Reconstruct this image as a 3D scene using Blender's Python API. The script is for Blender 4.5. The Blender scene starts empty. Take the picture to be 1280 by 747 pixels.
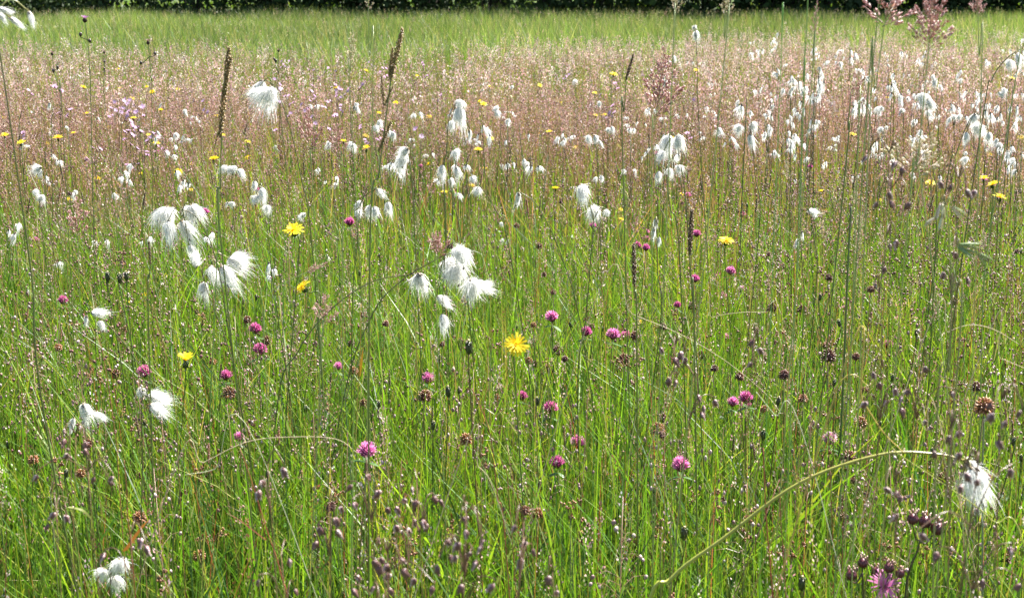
import bpy, math, random
import numpy as np
from mathutils import Vector, Matrix, Quaternion
R = math.radians
random.seed(11); rng = np.random.default_rng(11)
sc = bpy.context.scene
C = sc.collection

# ------------------------------------------------------------------ camera, sky, sun, exposure
CAM_H, FOC, PITCH = 0.95, 1778.0, R(12.3)          # metres, focal length in photo pixels (50 mm), tilt down
cam_d = bpy.data.cameras.new('camera'); cam = bpy.data.objects.new('camera', cam_d); C.objects.link(cam)
cam.location = (0, 0, CAM_H); cam.rotation_euler = (math.pi/2 - PITCH, 0, 0)
cam_d.sensor_width = 36; cam_d.lens = 50; cam_d.clip_start = 0.05; cam_d.clip_end = 4000
cam_d.dof.use_dof = True; cam_d.dof.focus_distance = 2.6; cam_d.dof.aperture_fstop = 22
sc.camera = cam
SUN_EL, SUN_AZ = R(54), R(44)                       # azimuth measured from +Y (view direction) towards +X
w = bpy.data.worlds.new('World'); sc.world = w; w.use_nodes = True
wn = w.node_tree; bg = wn.nodes['Background']
sky = wn.nodes.new('ShaderNodeTexSky'); sky.sky_type = 'NISHITA'; sky.sun_disc = False
sky.sun_elevation = SUN_EL; sky.sun_rotation = SUN_AZ
wn.links.new(sky.outputs['Color'], bg.inputs['Color']); bg.inputs['Strength'].default_value = 0.05
sl = bpy.data.lights.new('sun', 'SUN'); sl.energy = 5.0; sl.angle = R(0.5); sl.color = (1, .965, .9)
so = bpy.data.objects.new('sun', sl); C.objects.link(so)
sdir = Vector((math.sin(SUN_AZ)*math.cos(SUN_EL), math.cos(SUN_AZ)*math.cos(SUN_EL), math.sin(SUN_EL)))
so.rotation_euler = sdir.to_track_quat('Z', 'Y').to_euler(); so.location = sdir*60
sc.view_settings.view_transform = 'Standard'; sc.view_settings.look = 'None'
sc.view_settings.exposure = 2.27; sc.view_settings.gamma = 1
sc.render.engine = 'CYCLES'
sc.cycles.max_bounces = 8; sc.cycles.transmission_bounces = 6; sc.cycles.diffuse_bounces = 4; sc.cycles.glossy_bounces = 2

# ------------------------------------------------------------------ materials (colour comes from the thing's own colour attribute)
def plant_mat(name, trans=0.35, rough=0.45, spec=0.4, tint=(1.25, 1.2, .6), noise=0.25, nscale=120, sheen=0):
    m = bpy.data.materials.new(name); m.use_nodes = True; n = m.node_tree; n.nodes.clear()
    out = n.nodes.new('ShaderNodeOutputMaterial'); p = n.nodes.new('ShaderNodeBsdfPrincipled')
    a = n.nodes.new('ShaderNodeAttribute'); a.attribute_name = 'col'
    tx = n.nodes.new('ShaderNodeTexCoord'); nz = n.nodes.new('ShaderNodeTexNoise'); nz.inputs['Scale'].default_value = nscale
    n.links.new(tx.outputs['Object'], nz.inputs['Vector'])
    mr = n.nodes.new('ShaderNodeMapRange'); mr.inputs['To Min'].default_value = 1-noise; mr.inputs['To Max'].default_value = 1+noise
    n.links.new(nz.outputs['Fac'], mr.inputs['Value'])
    mul = n.nodes.new('ShaderNodeVectorMath'); mul.operation = 'SCALE'
    n.links.new(a.outputs['Color'], mul.inputs[0]); n.links.new(mr.outputs['Result'], mul.inputs['Scale'])
    n.links.new(mul.outputs['Vector'], p.inputs['Base Color'])
    p.inputs['Roughness'].default_value = rough; p.inputs['Specular IOR Level'].default_value = spec
    if sheen: p.inputs['Sheen Weight'].default_value = sheen
    if trans > 0:
        t = n.nodes.new('ShaderNodeBsdfTranslucent'); tm = n.nodes.new('ShaderNodeVectorMath'); tm.operation = 'MULTIPLY'
        tm.inputs[1].default_value = tint
        n.links.new(mul.outputs['Vector'], tm.inputs[0]); n.links.new(tm.outputs['Vector'], t.inputs['Color'])
        mx = n.nodes.new('ShaderNodeMixShader'); mx.inputs['Fac'].default_value = trans
        n.links.new(p.outputs['BSDF'], mx.inputs[1]); n.links.new(t.outputs['BSDF'], mx.inputs[2])
        n.links.new(mx.outputs['Shader'], out.inputs['Surface'])
    else:
        n.links.new(p.outputs['BSDF'], out.inputs['Surface'])
    return m
M_GRASS = plant_mat('grass_blade', .46, .44, .4, noise=.2, nscale=40)
M_STRAW = plant_mat('dry_straw', .2, .6, .25, (1.1, 1, .8), .2, 60)
M_STEM = plant_mat('green_stem', .1, .38, .5, (1.1, 1.1, .7), .25, 90)
M_PETAL = plant_mat('petal', .45, .55, .3, (1.1, 1, 1), .15, 200)
M_COTTON = plant_mat('white_silk', .5, .6, .3, (1, 1, 1), .06, 300, .2)
M_SEED = plant_mat('seed_scale', .12, .38, .5, (1.2, 1, .8), .35, 400)
M_SPRAY = plant_mat('seed_spray', .15, .55, .3, (1.2, 1, .8), .3, 300)
M_PANICLE = plant_mat('grass_panicle', .3, .45, .5, (1.1, 1, .9), .2, 300)
M_BARK = plant_mat('bark', 0, .9, .2, noise=.5, nscale=14)
M_LEAF = plant_mat('tree_leaf', .12, .65, .2, noise=.3, nscale=3)
def ground_mat():
    m = bpy.data.materials.new('meadow_soil'); m.use_nodes = True; n = m.node_tree; p = n.nodes['Principled BSDF']
    tx = n.nodes.new('ShaderNodeTexCoord'); nz = n.nodes.new('ShaderNodeTexNoise'); nz.inputs['Scale'].default_value = 9; nz.inputs['Detail'].default_value = 8
    n.links.new(tx.outputs['Object'], nz.inputs['Vector'])
    cr = n.nodes.new('ShaderNodeValToRGB'); e = cr.color_ramp.elements
    e[0].position = .35; e[0].color = (.028, .03, .012, 1); e[1].position = .7; e[1].color = (.06, .09, .022, 1)
    n.links.new(nz.outputs['Fac'], cr.inputs['Fac']); n.links.new(cr.outputs['Color'], p.inputs['Base Color'])
    b = n.nodes.new('ShaderNodeBump'); b.inputs['Distance'].default_value = .03; n.links.new(nz.outputs['Fac'], b.inputs['Height'])
    n.links.new(b.outputs['Normal'], p.inputs['Normal']); p.inputs['Roughness'].default_value = .95
    return m
M_SOIL = ground_mat()

# ------------------------------------------------------------------ mesh helpers
def set_col(me, cols):
    a = me.attributes.new('col', 'FLOAT_COLOR', 'POINT')
    c = np.ones((len(me.vertices), 4), np.float32); c[:, :3] = cols; a.data.foreach_set('color', c.ravel())

class MB:
    """collects shapes with a colour per vertex, then links them as one mesh"""
    def __init__(s): s.v = []; s.f = []; s.c = []
    def add(s, vs, fs, cs):
        o = len(s.v); s.v += [tuple(v) for v in vs]; s.f += [tuple(i+o for i in f) for f in fs]; s.c += cs
    def tube(s, pts, r0, r1, col, sides=5, col2=None):
        pts = [Vector(p) for p in pts]; n = len(pts); vs = []; cs = []; fs = []
        ref = Vector((.31, .95, .1)); col2 = col2 or col
        for i, p in enumerate(pts):
            t = (pts[min(i+1, n-1)] - pts[max(i-1, 0)])
            t = t.normalized() if t.length > 1e-9 else Vector((0, 0, 1))
            a = t.cross(ref)
            if a.length < .05: a = t.cross(Vector((1, 0, 0)))
            a.normalize(); b = t.cross(a); k = i/(n-1); r = r0+(r1-r0)*k
            cc = tuple(col[j]+(col2[j]-col[j])*k for j in range(3))
            for q in range(sides):
                th = 2*math.pi*q/sides; vs.append(p+a*(math.cos(th)*r)+b*(math.sin(th)*r)); cs.append(cc)
        for i in range(n-1):
            for q in range(sides):
                fs.append((i*sides+q, i*sides+(q+1) % sides, (i+1)*sides+(q+1) % sides, (i+1)*sides+q))
        fs.append(tuple(range((n-1)*sides, n*sides)))
        s.add(vs, fs, cs)
    def ribbon(s, pts, wid, side, col, col2=None):
        n = len(pts); vs = []; cs = []; fs = []; col2 = col2 or col; side = Vector(side)
        for i, p in enumerate(pts):
            p = Vector(p); k = i/(n-1); cc = tuple(col[j]+(col2[j]-col[j])*k for j in range(3))
            vs += [p-side*wid[i]*.5, p+side*wid[i]*.5]; cs += [cc, cc]
        for i in range(n-1): fs.append((2*i, 2*i+1, 2*i+3, 2*i+2))
        s.add(vs, fs, cs)
    def ell(s, p, ax, L, r, col, col2=None, seg=6, ring=4, flat=1.0, taper=0.0):
        """body from p along ax, length L, greatest radius r; col at the start, col2 at the end"""
        ax = Vector(ax).normalized(); col2 = col2 or col
        a = ax.cross(Vector((.3, .2, .93)));
        if a.length < .05: a = ax.cross(Vector((1, 0, 0)))
        a.normalize(); b = ax.cross(a); p = Vector(p); vs = [p]; cs = [tuple(col)]; fs = []
        for i in range(1, ring):
            k = i/ring; rr = r*math.sin(math.pi*k)**.75*(1-taper*(k-.4))
            cc = tuple(col[j]+(col2[j]-col[j])*k for j in range(3))
            for q in range(seg):
                th = 2*math.pi*q/seg; vs.append(p+ax*(L*k)+a*(rr*math.cos(th))+b*(rr*flat*math.sin(th))); cs.append(cc)
        vs.append(p+ax*L); cs.append(tuple(col2))
        for q in range(seg): fs.append((0, 1+(q+1) % seg, 1+q))
        for i in range(ring-2):
            for q in range(seg):
                A = 1+i*seg; B = A+seg; fs.append((A+q, A+(q+1) % seg, B+(q+1) % seg, B+q))
        A = 1+(ring-2)*seg; e = len(vs)-1
        for q in range(seg): fs.append((A+q, A+(q+1) % seg, e))
        s.add(vs, fs, cs)
    def mesh(s, name, mat, smooth=True):
        me = bpy.data.meshes.new(name); me.from_pydata(s.v, [], s.f); set_col(me, np.array(s.c, np.float32).reshape(-1, 3))
        me.materials.append(mat)
        if smooth: me.polygons.foreach_set('use_smooth', [True]*len(me.polygons))
        return me

def link(name, me, parent=None, loc=(0, 0, 0), rot=None, scale=1.0):
    o = bpy.data.objects.new(name, me); C.objects.link(o)
    if parent: o.parent = parent
    o.location = loc
    if rot is not None:
        o.rotation_mode = 'QUATERNION'; o.rotation_quaternion = rot
    o.scale = (scale,)*3
    return o
def tag(o, label, cat, group=None, kind=None):
    o['label'] = label
    if cat: o['category'] = cat
    if group: o['group'] = group
    o['kind'] = kind or 'thing'
    return o
def U(a, b): return random.uniform(a, b)
def jit(c, k=.15):
    f = U(1-k, 1+k); return tuple(max(0, x*f*U(1-k*.4, 1+k*.4)) for x in c)
def spline(pts, n=6):
    P = [Vector(p) for p in pts]; P = [P[0]*2-P[1]]+P+[P[-1]*2-P[-2]]; out = []
    for i in range(1, len(P)-2):
        a, b, c, d = P[i-1:i+3]
        for k in range(n):
            t = k/n
            out.append(.5*((2*b)+(c-a)*t+(2*a-5*b+4*c-d)*t*t+(3*b-a-3*c+d)*t**3))
    out.append(P[-2]); return out

# where a photo pixel's ray stands at forward distance d, or at height z
def ray(px, py):
    u = (px-640)/FOC; v = (373.5-py)/FOC
    return Vector((u, math.cos(PITCH)+v*math.sin(PITCH), -math.sin(PITCH)+v*math.cos(PITCH)))
def at(px, py, d):
    r = ray(px, py); return Vector((0, 0, CAM_H))+r*(d/r.y)
def at_z(px, py, z):
    r = ray(px, py); s = (z-CAM_H)/r.z; return Vector((0, 0, CAM_H))+r*s
def hang(ang, back=0.0):
    """rotation taking -Z (hanging) to a direction tilted ang degrees towards +X"""
    d = Vector((math.sin(R(ang)), back, -math.cos(R(ang))))
    return Vector((0, 0, -1)).rotation_difference(d) @ Quaternion((0, 0, 1), U(0, 6.28))

# ------------------------------------------------------------------ numpy ribbons for the sward
def build_ribbons(name, parts, mat):
    """parts: list of (V [N,k,3], closed tip) -> one mesh; each strip has k = 2*levels (+1 tip) vertices"""
    vs, cs, tot, starts, loops = [], [], [], [], []; off = 0; lo = 0
    for V, col in parts:
        N, k, _ = V.shape; vs.append(V.reshape(-1, 3)); cs.append(np.repeat(col, k, 0))
        lv = (k-1)//2; base = (off+np.arange(N)*k)[:, None]
        quad = [np.concatenate([base+2*i, base+2*i+1, base+2*i+3, base+2*i+2], 1) for i in range(lv-1)]
        tri = np.concatenate([base+2*lv-2, base+2*lv-1, base+2*lv], 1)
        for q in quad:
            loops.append(q.ravel()); tot.append(np.full(N, 4)); starts.append(lo+np.arange(N)*4); lo += 4*N
        loops.append(tri.ravel()); tot.append(np.full(N, 3)); starts.append(lo+np.arange(N)*3); lo += 3*N
        off += N*k
    return raw_mesh(name, np.concatenate(vs), np.concatenate(loops), np.concatenate(starts), np.concatenate(tot), np.concatenate(cs), mat)
def raw_mesh(name, V, loops, starts, tot, cols, mat):
    me = bpy.data.meshes.new(name)
    me.vertices.add(len(V)); me.vertices.foreach_set('co', V.astype(np.float32).ravel())
    me.loops.add(len(loops)); me.loops.foreach_set('vertex_index', loops.astype(np.int32))
    me.polygons.add(len(starts)); me.polygons.foreach_set('loop_start', starts.astype(np.int32))
    me.update(calc_edges=True); me.validate()
    set_col(me, cols); me.materials.append(mat)
    return me
def blades(P, h, wd, lean, droop, lv, z0=None, az=None):
    """P [N,2] base, h height, wd width, lean horizontal reach / h, droop; lv levels below the tip"""
    N = len(P); la = rng.uniform(0, 2*np.pi, N) if az is None else az
    sa = la+np.pi/2+rng.normal(0, .7, N)
    V = np.zeros((N, 2*lv+1, 3)); ld = np.stack([np.cos(la), np.sin(la)], 1); sd = np.stack([np.cos(sa), np.sin(sa)], 1)
    for i in range(lv+1):
        t = i/lv; r = lean*h*(.35*t+.65*t*t); z = h*(t-droop*t*t)
        if z0 is not None: z = z+z0
        c = P+ld*r[:, None]
        wv = wd*(1-.25*t) if t < .5 else wd*(.875*(1-(t-.5)/.5*.75))
        if i < lv:
            V[:, 2*i, :2] = c-sd*wv[:, None]*.5; V[:, 2*i+1, :2] = c+sd*wv[:, None]*.5; V[:, 2*i, 2] = z; V[:, 2*i+1, 2] = z
        else:
            V[:, 2*i, :2] = c; V[:, 2*i, 2] = z
    return V
def wedge(n, d0, d1, margin=.7, slope=.39):
    """random ground points seen by the lens (and by one a step to the side), even per area"""
    out = []
    while sum(map(len, out)) < n:
        y = np.sqrt(rng.uniform(d0**2, d1**2, 3*n)) if d0 > 2 else rng.uniform(d0, d1, 3*n)
        x = rng.uniform(-1, 1, 3*n)*(slope*d1+margin)
        k = np.abs(x) < slope*y+margin; out.append(np.stack([x[k], y[k]], 1))
    return np.concatenate(out)[:n]
def patch(P, s, seed):
    """smooth patchiness in 0..1"""
    r = np.random.default_rng(seed); v = 0
    for k in range(5):
        a = r.uniform(0, 6.28); f = r.uniform(.6, 2.2)/s
        v = v+np.sin((P[:, 0]*np.cos(a)+P[:, 1]*np.sin(a))*f*6.28/2+r.uniform(0, 6.28))
    return 1/(1+np.exp(-v))
def mixcol(N, cols, probs, k=.25):
    c = np.array(cols)[rng.choice(len(cols), N, p=np.array(probs)/np.sum(probs))]
    return np.clip(c*rng.uniform(1-k, 1+k, (N, 1))*rng.uniform(.93, 1.07, (N, 3)), 0, 1)

# ------------------------------------------------------------------ SETTING: ground
gm = MB(); G = 1500
gm.add([(-G, -30, 0), (G, -30, 0), (G, G, 0), (-G, G, 0)], [(0, 1, 2, 3)], [(.05, .07, .02)]*4)
tag(link('ground', gm.mesh('ground', M_SOIL, False)), 'dark mossy meadow soil under the grass', 'ground', kind='structure')

# ------------------------------------------------------------------ SETTING: the sward
GREENS = [(.088, .175, .012), (.06, .14, .012), (.115, .215, .018), (.15, .22, .022), (.04, .095, .018), (.19, .20, .05)]
GP = [5, 3, 4, 3, 3, 1.5]
def clumps(c, P, s_, seed):                         # kinds of grass grow in clumps: fresher and yellower ones
    k = patch(P, s_, seed)[:, None]
    return np.clip(c*(np.array([.72, .85, .9])*(1-k)+np.array([1.3, 1.16, 1.1])*k), 0, 1)
def sward():
    parts = []
    # near: every blade at its own size
    P = wedge(60000, 1.0, 4.2, .5); n = len(P)
    pt = patch(P, 1.2, 3)
    h = rng.gamma(9, .028, n)*(.85+.3*pt)+.04; h = np.minimum(h, .45)
    parts.append((blades(P, h, rng.gamma(4, .00052, n)+.0006, np.minimum(np.abs(rng.normal(.3, .32, n)), .7), rng.uniform(0, .3, n), 4), clumps(mixcol(n, GREENS, GP, .35), P, .45, 51)))
    P = wedge(3600, 1.45, 4.5, .5); n = len(P)                        # broad arching blades
    parts.append((blades(P, rng.uniform(.16, .4, n), rng.uniform(.003, .005, n), np.minimum(np.abs(rng.normal(.4, .22, n)), .65), rng.uniform(.05, .35, n), 5), mixcol(n, [(.15, .21, .025), (.19, .22, .035), (.09, .16, .02)], [3, 2, 3], .3)))
    P = wedge(5200, 1.0, 4.2, .5); n = len(P)                        # taller, thin culms
    h = rng.uniform(.3, .5, n)
    parts.append((blades(P, h, rng.uniform(.0011, .0019, n), np.abs(rng.normal(.1, .1, n)), rng.uniform(0, .06, n), 3), mixcol(n, GREENS+[(.2, .12, .06), (.19, .06, .04)], GP+[3, 4])))
    # middle
    P = wedge(130000, 4.0, 14, .8); n = len(P); pt = patch(P, 2.5, 4)
    h = (rng.gamma(10, .026, n))*(.85+.3*pt)+.05; h = np.minimum(h, .5)
    parts.append((blades(P, h, rng.uniform(.003, .006, n), np.abs(rng.normal(.25, .22, n)), rng.uniform(0, .15, n), 2), clumps(mixcol(n, GREENS+[(.19, .16, .06), (.22, .13, .07)], GP+[4, 3]), P, .8, 52)))
    # far lush strip
    P = wedge(145000, 12.0, 45, 1.5); n = len(P); pt = patch(P, 7, 5)[:, None]
    h = rng.uniform(.22, .5, n)*(.8+.3*pt[:, 0])*np.interp(P[:, 1], [13, 24, 44], [1, 1, .95])*(.85+.4*patch(P, 4, 15))
    c = mixcol(n, [(.105, .17, .042), (.085, .15, .04), (.13, .185, .055), (.25, .24, .13)], [4, 3, 3, 2.6])
    c = c*(.8+.4*pt)
    parts.append((blades(P, h, rng.uniform(.005, .010, n), np.minimum(np.abs(rng.normal(.3, .25, n)), .7), rng.uniform(0, .2, n), 2), c))
    # behind the trees
    P = wedge(12000, 45, 90, 3); n = len(P)
    parts.append((blades(P, rng.uniform(.3, .6, n), rng.uniform(.03, .05, n), np.abs(rng.normal(.2, .2, n)), rng.uniform(0, .1, n), 1), mixcol(n, GREENS, GP)))
    tag(link('grass', build_ribbons('grass', parts, M_GRASS)), 'bright green meadow grass filling the whole field', 'grass', kind='stuff')
    # dry blades and straws
    parts = []
    P = wedge(5600, 1.5, 4.5, .5); n = len(P)
    parts.append((blades(P, rng.uniform(.06, .36, n), rng.uniform(.0008, .0019, n), np.minimum(np.abs(rng.normal(.4, .3, n)), .7), rng.uniform(0, .5, n), 4), mixcol(n, [(.36, .28, .15), (.28, .18, .09), (.2, .08, .045), (.44, .37, .22)], [4, 3, 3, 2])))
    P = wedge(9000, 4.5, 16, .8); n = len(P)
    parts.append((blades(P, rng.uniform(.2, .48, n), rng.uniform(.003, .005, n), np.abs(rng.normal(.4, .4, n)), rng.uniform(0, .3, n), 2), mixcol(n, [(.42, .33, .19), (.28, .18, .1), (.2, .09, .05), (.5, .44, .28)], [4, 2, 2, 3])))
    tag(link('dry_grass', build_ribbons('dry_grass', parts, M_STRAW)), 'pale dry straws and withered blades among the green grass', 'dry grass', kind='stuff')
sward()

# many small seeds at once: octahedra stretched along an axis
def octa(P, L, r, ax):
    N = len(P); ax = ax/np.linalg.norm(ax, axis=1, keepdims=True)
    a = np.cross(ax, np.array([.3, .5, .8])); a /= np.linalg.norm(a, axis=1, keepdims=True); b = np.cross(ax, a)
    V = np.zeros((N, 6, 3)); L = L[:, None]; r = r[:, None]
    V[:, 0] = P; V[:, 5] = P+ax*L; m = P+ax*L*.4
    V[:, 1] = m+a*r; V[:, 2] = m+b*r; V[:, 3] = m-a*r; V[:, 4] = m-b*r
    return V
OCT = np.array([(0, 2, 1), (0, 3, 2), (0, 4, 3), (0, 1, 4), (5, 1, 2), (5, 2, 3), (5, 3, 4), (5, 4, 1)])
def merge_soups(name, mat, soups):
    """soups: list of (V [N,k,3], F [m,3], col [N,3])"""
    vs, lp, cs = [], [], []; off = 0
    for V, F, col in soups:
        N, k, _ = V.shape; vs.append(V.reshape(-1, 3)); cs.append(np.repeat(col, k, 0))
        lp.append((off+np.arange(N)[:, None, None]*k+F[None]).ravel()); off += N*k
    lp = np.concatenate(lp); n = len(lp)//3
    return raw_mesh(name, np.concatenate(vs), lp, np.arange(n)*3, np.full(n, 3), np.concatenate(cs), mat)
KITE = np.array([(0, 1, 2), (0, 2, 3)])
def kites(P, L, r, ax):
    N = len(P); ax = ax/np.linalg.norm(ax, axis=1, keepdims=True)
    a = np.cross(ax, rng.normal(0, 1, (N, 3))); a /= np.linalg.norm(a, axis=1, keepdims=True)
    V = np.zeros((N, 4, 3)); m = P+ax*L[:, None]*.45
    V[:, 0] = P; V[:, 1] = m+a*r[:, None]; V[:, 2] = P+ax*L[:, None]; V[:, 3] = m-a*r[:, None]
    return V
BL1 = np.array([(0, 1, 3), (0, 3, 2), (2, 3, 4)])
def panicles():
    soups = []
    def plume(P, h, n_sp, ph, pr, sl, cols, probs, stemc):
        N = len(P); la = rng.uniform(0, 6.28, N); le = np.abs(rng.normal(.12, .1, N))
        V = blades(P, h, np.full(N, sl*.35), le, np.zeros(N), 2, az=la)
        soups.append((V, BL1, mixcol(N, [stemc], [1], .3)))
        tip = V[:, 4]; low = (V[:, 2]+V[:, 3])/2; ax = (tip-low); ax /= np.linalg.norm(ax, axis=1, keepdims=True)
        base = mixcol(N, cols, probs, .25)
        k = rng.uniform(0, 1, (N, n_sp)); rad = pr[:, None]*(np.sin(np.pi*(.12+.85*k))**.8)*rng.uniform(.2, 1, (N, n_sp))
        a = rng.uniform(0, 6.28, (N, n_sp))
        off = np.stack([np.cos(a)*rad, np.sin(a)*rad, np.zeros_like(a)], 2)
        pos = tip[:, None]-ax[:, None]*(ph[:, None]*(1-k))[:, :, None]*1.0+off
        d = ax[:, None]*.8+off/np.maximum(pr[:, None, None], 1e-4)*.8
        pos = pos.reshape(-1, 3); d = d.reshape(-1, 3); m = len(pos)
        col = np.repeat(base, n_sp, 0)*rng.uniform(.6, 1.35, (m, 1))
        soups.append((kites(pos, rng.uniform(.7, 1.3, m)*sl, rng.uniform(.22, .34, m)*sl, d), KITE, np.clip(col, 0, .95)))
    PK = [(.56, .38, .38), (.49, .30, .32), (.63, .50, .46), (.34, .20, .17), (.74, .63, .60), (.38, .37, .19)]; pp = [4, 3, 3, 1.5, 2, 2]
    # the pinkish band across the middle distance
    P = wedge(24000, 6.0, 14.5, 1.0); keep = rng.uniform(0, 1, len(P)) < np.clip(np.minimum((P[:, 1]-5.2)/2.5, (14.2+1.3*np.sin(P[:, 0]*.9)+.7*np.sin(P[:, 0]*2.3+1)-P[:, 1])/5.5), 0, 1)*(.3+.7*patch(P, 2.2, 8))
    P = P[keep]; n = len(P)
    plume(P, rng.uniform(.36, .55, n), 13, rng.uniform(.07, .13, n), rng.uniform(.012, .028, n), .0105, PK, pp, (.3, .2, .11))
    # scattered nearer
    P = wedge(32000, 2.6, 8.0, .6); sx = np.abs(P[:, 0]/P[:, 1]+.02); P = P[rng.uniform(0, 1, len(P)) < np.clip((P[:, 1]-2.0)/3.4, .06, 1)*np.maximum(.14+.86*np.clip((sx-.05)/.2, 0, 1), np.clip((P[:, 1]-4.6)/1.5, 0, 1))*(.3+.7*patch(P, 1.5, 9))]; n = len(P)
    plume(P, rng.uniform(.28, .48, n), 12, rng.uniform(.05, .11, n), rng.uniform(.008, .018, n), .0056, [(.42, .23, .24), (.48, .30, .30), (.29, .14, .13), (.56, .44, .41), (.3, .24, .12)], [4, 4, 3, 2, 2], (.25, .16, .08))
    P = wedge(1700, 1.3, 3.4, .4); n = len(P)
    plume(P, rng.uniform(.2, .4, n), 26, rng.uniform(.05, .09, n), rng.uniform(.006, .012, n), .0038, PK+[(.2, .09, .05)], pp+[6], (.2, .13, .06))
    # pale heads over the green strip
    P = wedge(2200, 14, 36, 1.5); n = len(P)
    plume(P, rng.uniform(.38, .52, n), 9, rng.uniform(.06, .12, n), rng.uniform(.012, .03, n), .016, [(.35, .33, .18), (.4, .3, .22), (.25, .28, .1)], [3, 2, 3], (.16, .2, .06))
    # taller pink heads on the side nearest the sun
    P = wedge(5200, 5.5, 15, .8); k = (P[:, 0]/P[:, 1] > .12); P = P[k]; n = len(P)
    plume(P, rng.uniform(.42, .62, n), 14, rng.uniform(.06, .12, n), rng.uniform(.012, .026, n), .009, PK, pp, (.3, .2, .11))
    tag(link('grass_heads', merge_soups('grass_heads', M_PANICLE, soups)), 'hazy band of pinkish flowering grass heads across the meadow', 'grass heads', kind='stuff')
panicles()
def briza_mass():
    soups = []
    def fill(n0, d0, d1, sp, L, hz, seed):
        P = wedge(n0, d0, d1, .6); sx = np.clip((np.abs(P[:, 0]/P[:, 1]+.02)-.04)/.2, 0, 1); P = P[rng.uniform(0, 1, len(P)) < (.35+.65*patch(P, 1.6, seed))*(np.clip((P[:, 1]-3)/3, .15, 1)*(1-sx)+sx)]; n = len(P)
        h = rng.uniform(*hz, n); V = blades(P, h, np.full(n, L*.14), np.abs(rng.normal(.1, .08, n)), np.zeros(n), 2)
        soups.append((V, BL1, mixcol(n, [(.16, .12, .05), (.18, .08, .05)], [1, 1], .3)))
        tip = V[:, 4]; k = rng.uniform(0, 1, (n, sp)); a = rng.uniform(0, 6.28, (n, sp)); rr = (.008+.038*(1-k))*rng.uniform(.3, 1.1, (n, sp))
        pos = tip[:, None]+np.stack([np.cos(a)*rr, np.sin(a)*rr, -.11*(1-k)], 2); pos = pos.reshape(-1, 3); m = len(pos)
        ax = np.stack([rng.normal(0, .3, m), rng.normal(0, .3, m), -np.ones(m)], 1)
        LL = rng.uniform(.75, 1.25, m)*L
        col = mixcol(m, [(.2, .085, .085), (.12, .05, .045), (.29, .17, .15), (.55, .42, .4), (.22, .15, .08)], [5, 4, 4, 1.7, 2])
        soups.append((octa(pos, LL, LL*rng.uniform(.3, .42, m), ax), OCT, col))
    fill(1400, 2.0, 4.2, 12, .0062, (.28, .46), 21)
    fill(5600, 3.6, 8.0, 11, .0068, (.32, .5), 22)
    fill(3000, 7.5, 12.0, 7, .0095, (.36, .52), 23)
    tag(link('quaking_grass_spray', merge_soups('quaking_grass_spray', M_SPRAY, soups)), 'mass of tiny nodding purple brown spikelets over the grass', 'quaking grass', kind='stuff')
briza_mass()
def herb_leaves():
    soups = []
    n = 5200; P = wedge(n, 1.1, 5, .5)
    pos = np.stack([P[:, 0], P[:, 1], rng.uniform(.03, .17, n)], 1); a = rng.uniform(0, 6.28, n)
    ax = np.stack([np.cos(a), np.sin(a), rng.uniform(-.1, .7, n)], 1); L = rng.uniform(.012, .03, n)
    soups.append((kites(pos, L, L*.3, ax), KITE, mixcol(n, [(.06, .14, .02), (.1, .19, .03), (.045, .1, .025)], [2, 2, 1])))
    tag(link('low_herb_leaves', merge_soups('low_herb_leaves', M_GRASS, soups)), 'small broad herb leaves low among the grass blades', 'herb leaves', kind='stuff')
herb_leaves()

# ------------------------------------------------------------------ SETTING: wood edge beyond the meadow
def tree_meshes(seed, H):
    r = random.Random(seed); tr = MB(); base = (.06, .05, .038)
    tr.tube(spline([(0, 0, -.2), (r.uniform(-.1, .1), 0, H*.25), (r.uniform(-.3, .3), r.uniform(-.3, .3), H*.8)]), H*.028, H*.008, base, 9)
    tips = []
    for k in range(11):
        z = H*(.1+.6*k/11); a = r.uniform(0, 6.28); l = H*r.uniform(.2, .34)
        e = (math.cos(a)*l, math.sin(a)*l, z+l*.35)
        tr.tube(spline([(0, 0, z), (e[0]*.5, e[1]*.5, z+l*.28), e], 4), H*.009, H*.003, base, 5); tips.append(e)
    lf = np.random.default_rng(seed); soups = []; cl = []
    for e in tips: cl += [(np.array(e)*np.array([1, 1, 1])+lf.normal(0, H*.05, 3), H*.1) for _ in range(5)]
    for k in range(34):
        a = lf.uniform(0, 6.28); z = lf.uniform(.04, 1.0)*H; rr = H*.3*math.sin(math.pi*min(1, max(.22, z/H)))**.6
        cl.append((np.array([math.cos(a)*rr, math.sin(a)*rr, z]), H*.085))
    for c, s in cl:
        m = 90; p = c+lf.normal(0, s*.5, (m, 3)); p[:, 2] = np.maximum(p[:, 2], .15)
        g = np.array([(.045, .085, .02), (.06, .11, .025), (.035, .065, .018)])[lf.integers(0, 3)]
        L = lf.uniform(.16, .32, m)
        soups.append((kites(p, L, L*.36, lf.normal(0, 1, (m, 3))), KITE, g*lf.uniform(.8, 1.25, (m, 1))))
    return tr.mesh('trunk', M_BARK), merge_soups('crown', M_LEAF, soups)
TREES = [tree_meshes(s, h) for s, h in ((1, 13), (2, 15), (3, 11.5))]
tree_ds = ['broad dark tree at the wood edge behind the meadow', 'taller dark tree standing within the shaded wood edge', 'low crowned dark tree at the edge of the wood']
i = 0
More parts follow.
